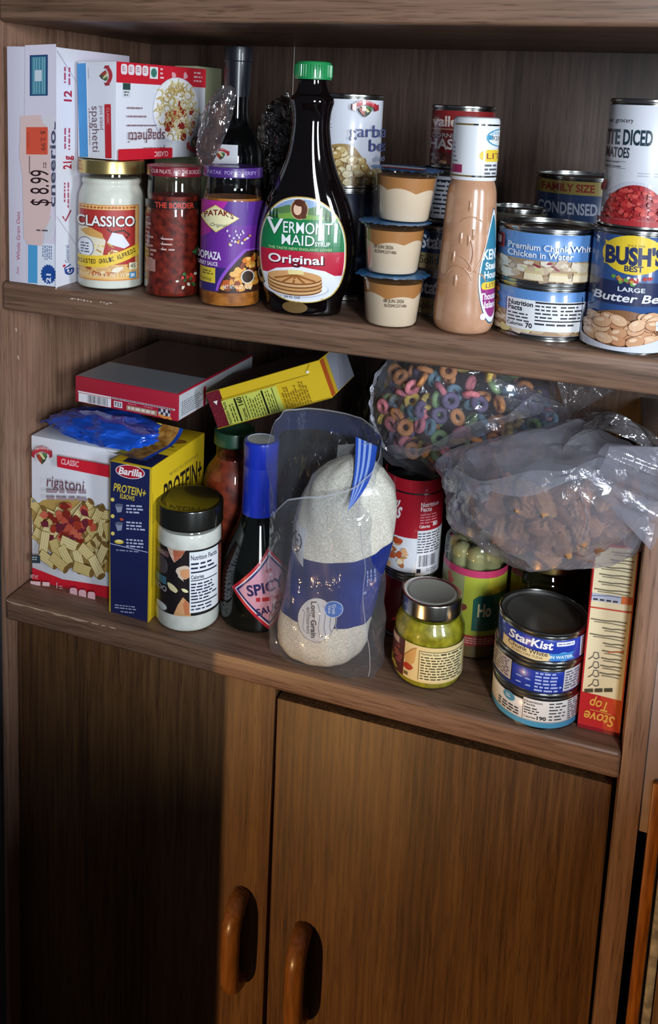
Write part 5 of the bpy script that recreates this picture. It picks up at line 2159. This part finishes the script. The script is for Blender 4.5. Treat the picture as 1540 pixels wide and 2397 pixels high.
a.rect(1223, 1615, 1366, 1681, '#e6e7ea')
a.text('Nutrition', 1225, 1627, 7, INK, w=40, al='l', bold=0.02)
a.text('Facts', 1225, 1636, 7, INK, w=24, al='l', bold=0.02)
a.lines(1225, 1640, 1264, 1664, 3, '#3a3c46', 0.45)
a.text('Calories', 1225, 1675, 6, INK, w=26, al='l', bold=0.02)
a.text('190', 1254, 1676, 11, INK, w=20, al='l', bold=0.03)
a.lines(1280, 1618, 1316, 1678, 6, '#4a4c56', 0.4)
a.lines(1319, 1616, 1345, 1680, 9, '#5a5c66', 0.5, ragged=0)
a.build('label', t, on_cyl(43.3, azt, 43.2), du=2.5)
t = can('tuna_can', 'middle tuna can of the front stack, blue with upside-down print', (ux-1, uy, 33.5), 43, 33.5, WB, group='stacked tuna cans', ring=False)
a = round_art(43.2, 1530, 1146, 1348, 33.5, 1622, 1146, 1350, 0, 0.3, 0.5)
a.rect(1140, 1538, 1194, 1600, '#20222c')
a.rect(1140, 1540, 1192, 1598, '#b9b6bf')
a.lines(1143, 1544, 1188, 1594, 7, '#5a4a54', 0.5, ragged=0.05)
a.stroke([(1220, 1548), (1224, 1556), (1222, 1566)], 3, '#8ea4da')
for x, y in ((1210, 1572), (1230, 1574), (1210, 1590), (1232, 1592)):
    a.blob(x, y, 7, 2.5, '#8ea4da', 8)
a.lines(1246, 1546, 1306, 1604, 6, '#a9b8e6', 0.5, ragged=0.3)
a.rect(1308, 1540, 1360, 1602, '#c6c8d2')
a.lines(1311, 1544, 1345, 1598, 7, '#5a5c6a', 0.5, ragged=0.05)
a.build('label', t, on_cyl(43.3, azt, 43.2), du=2.5)
t = can('tuna_can', 'top tuna can of the front stack, blue with chunk white banner', (ux+1, uy+1, 67), 43, 33.5, WB, group='stacked tuna cans', ring=False, lidm=mat('#6f6e6a', 0.42, 0.75, name='dark_lid_metal'))
a = round_art(43.2, 1448, 1150, 1352, 33.5, 1540, 1148, 1350, 0, 0.3, 0.5)
a.poly([(1166, 1497), (1200, 1499), (1290, 1502), (1290, 1520), (1240, 1527), (1165, 1524)], '#dcc99a')
a.text('StarKist', 1178, 1490, 22, '#eef1f6', w=98, al='l', bold=0.03, sh=0.15)
a.text('Chunk White', 1178, 1511, 12, '#2a2430', w=88, al='l', bold=0.01)
a.text('ALBACORE TUNA', 1186, 1521, 6.5, '#3a3430', w=70, al='l')
a.ell(1300, 1510, 14, 13, '#5f9fd6')
a.poly([(1268, 1502), (1322, 1498), (1318, 1508), (1324, 1519), (1268, 1522), (1274, 1512)], '#3f86c9')
a.text('IN WATER', 1271, 1515, 8, '#eaf2f8', w=48, al='l', bold=0.02)
a.rect(1284, 1468, 1322, 1480, '#dfe3ec', r=2)
a.lines(1287, 1471, 1319, 1477, 1, '#4a5480', ragged=0)
a.rect(1334, 1464, 1356, 1520, '#c9ccd6')
a.lines(1336, 1467, 1350, 1518, 8, '#4a4c58', 0.5, ragged=0)
a.build('label', t, on_cyl(43.3, azt, 43.2), du=2.5)

# stuffing box
VW, VD, VH = 39.5, 62, 194
t = thing('stuffing_box', 'narrow red and orange stuffing mix box, upside down by the right panel', 'box', (670, 53, 0), 0)
frombm('carton', boxbm(-VW/2, -VD/2, 0, VW/2, VD/2, VH, 0.8), mat('#b32226', 0.42, name='orange_red_carton'), t)
a = quad_art(VW, VH, 1262, 1388, 1502, 1702, 1350, 1460, slope=0.235)
a.poly([(1349, 1255), (1510, 1290), (1470, 1740), (1349, 1712)], '#b5202a')
a.poly([(1492, 1270), (1512, 1275), (1470, 1740), (1422, 1728), (1436, 1640)], '#c2552a')
a.poly([(1410, 1620), (1440, 1620), (1465, 1735), (1420, 1725)], '#bb3f28')
a.poly([(1392, 1272), (1498, 1289), (1463, 1633), (1362, 1608)], '#d9cfae')
for i in range(17):
    y = 1282+i*17.5
    x = 1398-i*1.9
    if i in (6, 7, 8):
        continue
    w = random.choice((92, 84, 60, 90)) if i < 12 else 54
    x1 = 1490-i*1.9
    a.stroke([(x1-w, y+(x1-w-1392)*0.17), (x1-w*0.6, y+(x1-w*0.6-1392)*0.17+1.2), (x1-w*0.3, y+(x1-w*0.3-1392)*0.17-0.8), (x1, y+(x1-1392)*0.17)], 3.0, '#6f6856')
    a.stroke([(x1-w*0.9, y+7+(x1-w-1392)*0.17), (x1-w*0.4, y+7+(x1-w*0.5-1392)*0.17), (x1-4, y+7+(x1-1392)*0.17)], 2.6, '#857d68')
a.poly([(1383, 1378), (1458, 1391), (1456, 1408), (1381, 1395)], '#a9b0c6')
for i in range(4):
    a.stroke([(1386+i*17, 1392+i*3), (1398+i*17, 1394+i*3)], 4, '#34363e')
a.stroke([(1383, 1384), (1430, 1388), (1458, 1394)], 1.5, '#4a4f60')
a.poly([(1460, 1391), (1486, 1396), (1484, 1412), (1458, 1408)], '#c9683a')
a.poly([(1380, 1409), (1485, 1428), (1485, 1431), (1380, 1412)], '#c2402c')
for k, y in enumerate((1524, 1546, 1566, 1588)):
    a.stroke([(1377, y+8), (1388, y+2), (1392, y-8), (1402, y-6), (1404, y+6), (1396, y+8), (1390, y+4)], 2, '#4a4a58')
a.lines(1368, 1600, 1440, 1612, 1, '#4a4638', 0.7, ragged=0)
a.lines(1426, 1514, 1466, 1521, 1, '#c9683a', ragged=0)
a.clip = [((0.3, 0), (-1, 0)), ((0, 0.3), (0, -1)), ((0, VH-0.3), (0, 1)), ((VW-0.3, 0), (1, 0))]
a.build('front_print', t, on_face(VW, VD, VH, 'front'))
a = Art(0.4)
GO = '#d9a24a'
a.text('Stove', 34, 20, 11, GO, w=28, al='l', rot=180, bold=0.02, sh=0.2)
a.text('Top', 28, 33.5, 10, GO, w=18, al='l', rot=180, bold=0.02, sh=0.2)
a.stroke([(10, 22), (18, 22.4), (30, 21.6)], 0.7, GO)
a.build('front_name', t, on_face(VW, VD, VH, 'front'), off=0.7)
a = Art(0.4)
a.rect(18, 12, 27, 22, '#5a5f64')
for i in range(9):
    a.blob(22+random.gauss(0, 3), 17+random.gauss(0, 3), 1.6, 1.4, random.choice(('#2f3a3a', '#8a8f90')), 6)
a.lines(6, 14, 14, 20, 1, '#c96a5a')
a.build('top_print', t, on_face(VW, VD, VH, 'top'))

# ------------------------------------------------------------------ bag of coloured cereal rings
def ribbon(name, c, semi, pts, w, k, m_, parent, wav=2.0):
    """folded strip of film running over the front of a bag; pts are (azimuth, elevation) in degrees"""
    vs, fs = [], []
    N_ = 40
    for i in range(N_+1):
        t_ = i/N_*(len(pts)-1)
        a_ = min(int(t_), len(pts)-2)
        f_ = t_-a_
        az_ = radians(pts[a_][0]+(pts[a_+1][0]-pts[a_][0])*f_)
        el_ = radians(pts[a_][1]+(pts[a_+1][1]-pts[a_][1])*f_)
        for j in range(5):
            e_ = el_+radians((j-2)/4*w*(0.7+0.3*sin(i*0.4)))
            kk = k+0.012*sin(i*0.9+j*wav)+(0.02 if j == 2 else 0)
            vs.append((c[0]+semi[0]*kk*cos(az_)*cos(e_), c[1]+semi[1]*kk*sin(az_)*cos(e_), c[2]+semi[2]*kk*sin(e_)))
    for i in range(N_):
        for j in range(4):
            fs.append((i*5+j, i*5+j+1, i*5+j+6, i*5+j+5))
    return mesh(name, vs, fs, m_, parent, smooth=25)


FOLD = thin('folded_film', '#f4f4f7', 0.12, 0.5, 1.8, 0.14, 0.26, '#dcdde8', 0.5, 60)
GLS = thin('stretched_film', '#f4f0ee', 0.3, 0.7, 1.4, 0.09, 0.07, '#e0dcdc', 1.0, 80)
CX, CY, CZ = 503, 139, 264
t = thing('cereal_bag', 'clear plastic bag full of coloured cereal rings, twisted shut', 'bag', (CX, CY, 178))
CS = (112, 74, 87)
blob_mesh('film', CS, 5, FILM, t, at=(0, 0, CZ-178), nfac=56, p=60, wr=0.06, ws=2.2, shear=0.0, sub=5, smooth=14)
fan('gathered_top', (112, -50, 118), 5, 46, 24, GLS, t, pleats=8, dirv=(0.2, -0.15, 1), seed=3)
fan('gathered_neck', (112, -50, 119), 5, 60, 44, FILM, t, pleats=10, dirv=(-0.9, 0.35, -0.5), seed=5)
ribbon('folded_film', (0, 0, CZ-178), CS, [(-140, -32), (-110, -22), (-80, 2), (-55, 16), (-30, 26)], 13, 0.99, FOLD, t)
ribbon('folded_film', (0, 0, CZ-178), CS, [(-160, 30), (-150, 0), (-143, -30)], 16, 0.985, FOLD, t)
cols = (('orange', '#c98a54'), ('yellow', '#cbb05c'), ('green', '#7d9a68'), ('blue', '#6a8a98'), ('pink', '#c0727a'), ('purple', '#6e6280'))
bm = bmesh.new()
vs, fs = [], []
na, nb = 18, 9
for i in range(na):
    for j in range(nb):
        A_, B_ = 2*pi*i/na, 2*pi*j/nb
        k = 1+0.10*noise.noise(Vector((cos(A_)*2, sin(A_)*2, B_)))
        vs.append(((6.4+3.4*k*cos(B_))*cos(A_), (6.4+3.4*k*cos(B_))*sin(A_), 3.3*k*sin(B_)))
for i in range(na):
    for j in range(nb):
        fs.append((i*nb+j, ((i+1) % na)*nb+j, ((i+1) % na)*nb+(j+1) % nb, i*nb+(j+1) % nb))
protos = {}
for cn, ch in cols:
    o = mesh('cereal_ring', vs, fs, noisy('cereal_'+cn, ch, '#'+''.join('%02x' % min(255, int(int(ch[i:i+2], 16)*1.15)) for i in (1, 3, 5)), 400, 0.75, 3, 0.5), None, smooth=60)
    tag(o, cn+' cereal ring inside the clear bag', 'cereal', cn+' cereal rings in the bag')
    protos[cn] = o
rnd = random.Random(21)
placed = []
used = set()
wts = ['orange']*5+['yellow']*3+['green']*3+['blue']*3+['pink']*2+['purple']*2
tries = 0
camdir = Vector((CAM.x/K-CX, CAM.y/K-CY, 0)).normalized()
while len(placed) < 190 and tries < 9000:
    tries += 1
    d = Vector((rnd.gauss(0, 1), rnd.gauss(0, 1), rnd.gauss(0, 1))).normalized()
    if d.dot(camdir) < -0.25:
        continue
    k = rnd.uniform(0.58, 0.83)
    p = Vector((d.x*CS[0]*k, d.y*CS[1]*k, d.z*CS[2]*k))
    if d.z > 0.45 and rnd.random() < 0.55:
        continue
    P = p+Vector((CX, CY, CZ))
    if P.z > 332 or any((P-q).length < 12.0 for q in placed):
        continue
    placed.append(P)
    cn = rnd.choice(wts)
    if cn in used:
        o = protos[cn].copy()
        COL.objects.link(o)
    else:
        o = protos[cn]
        used.add(cn)
    o.location = P*K
    o.rotation_euler = (rnd.uniform(0, 6.28), rnd.uniform(0, 6.28), rnd.uniform(0, 6.28))

# ------------------------------------------------------------------ cloudy bag of brown pieces
BX, BY, BZ = 606, 20, 233
t = thing('snack_bag', 'cloudy plastic bag of brown food pieces, resting on the jars at the right', 'bag', (BX, BY, 160))
BSZ = (104, 62, 76)
blob_mesh('film', BSZ, 44, MILKY, t, at=(0, 0, BZ-160), nfac=36, p=50, wr=0.05, ws=2.0, shear=0.16, sub=5, smooth=14)
fan('gathered_top', (38, -34, 122), 26, 62, 44, MILKY, t, pleats=6, dirv=(1, 0.15, -0.35), seed=8)
vs, fs = [], []
for k in range(26):
    q = radians(150-135*k/25)
    for j in range(12):
        s_ = j/11
        R0 = 1+0.06*sin(j*2.3+k*0.35)
        vs.append((50+52*cos(q)*R0, -30+s_*70, 86+70*sin(q)*R0*(1-0.12*s_)+3*sin(j*1.9)))
for k in range(25):
    for j in range(11):
        fs.append((k*12+j, k*12+j+1, (k+1)*12+j+1, (k+1)*12+j))
mesh('stretched_film', vs, fs, GLS, t, smooth=60)
ribbon('folded_film', (0, 0, BZ-160), BSZ, [(-165, 5), (-130, 12), (-100, 24), (-70, 38), (-40, 40)], 18, 1.0, FOLD, t)
ribbon('folded_film', (0, 0, BZ-160), BSZ, [(-150, -20), (-138, 5), (-120, 10)], 14, 0.995, FOLD, t)
ribbon('folded_film', (0, 0, BZ-160), BSZ, [(-75, 30), (-70, 5), (-72, -15)], 9, 1.0, FOLD, t)
pm = []
for i in range(4):
    V, F = blob_geo((15, 11, 8), 60+i, nfac=11, p=16, sub=3, wr=0.3, ws=2.4)
    o = mesh('snack_piece', [tuple(v) for v in V], F, noisy('brown_piece', ('#7a4d30', '#875636', '#6c442c', '#8f603a')[i], ('#946440', '#9f6f46', '#835638', '#a67a4e')[i], 120, 0.7, 4, 0.4), None, smooth=50)
    tag(o, 'brown food piece inside the cloudy plastic bag', 'snack', 'brown pieces in the cloudy bag')
    pm.append(o)
camdir = Vector((CAM.x/K-BX, CAM.y/K-BY, 0)).normalized()
placed = []
tries = 0
while len(placed) < 62 and tries < 6000:
    tries += 1
    d = Vector((rnd.gauss(0, 1), rnd.gauss(0, 1), rnd.gauss(-0.3, 0.8))).normalized()
    if d.dot(camdir) < -0.3 or d.z > 0.42:
        continue
    k = rnd.uniform(0.56, 0.72)
    p = Vector((d.x*BSZ[0]*k, d.y*BSZ[1]*k, d.z*BSZ[2]*k+0.16*d.x*BSZ[2]*k))
    P = p+Vector((BX, BY, BZ))
    if any((P-q).length < 14 for q in placed):
        continue
    placed.append(P)
    o = pm[len(placed)-1] if len(placed) <= 4 else pm[len(placed) % 4].copy()
    if len(placed) > 4:
        COL.objects.link(o)
    o.location = P*K
    o.rotation_euler = (rnd.uniform(0, 6.28), rnd.uniform(0, 6.28), rnd.uniform(0, 6.28))
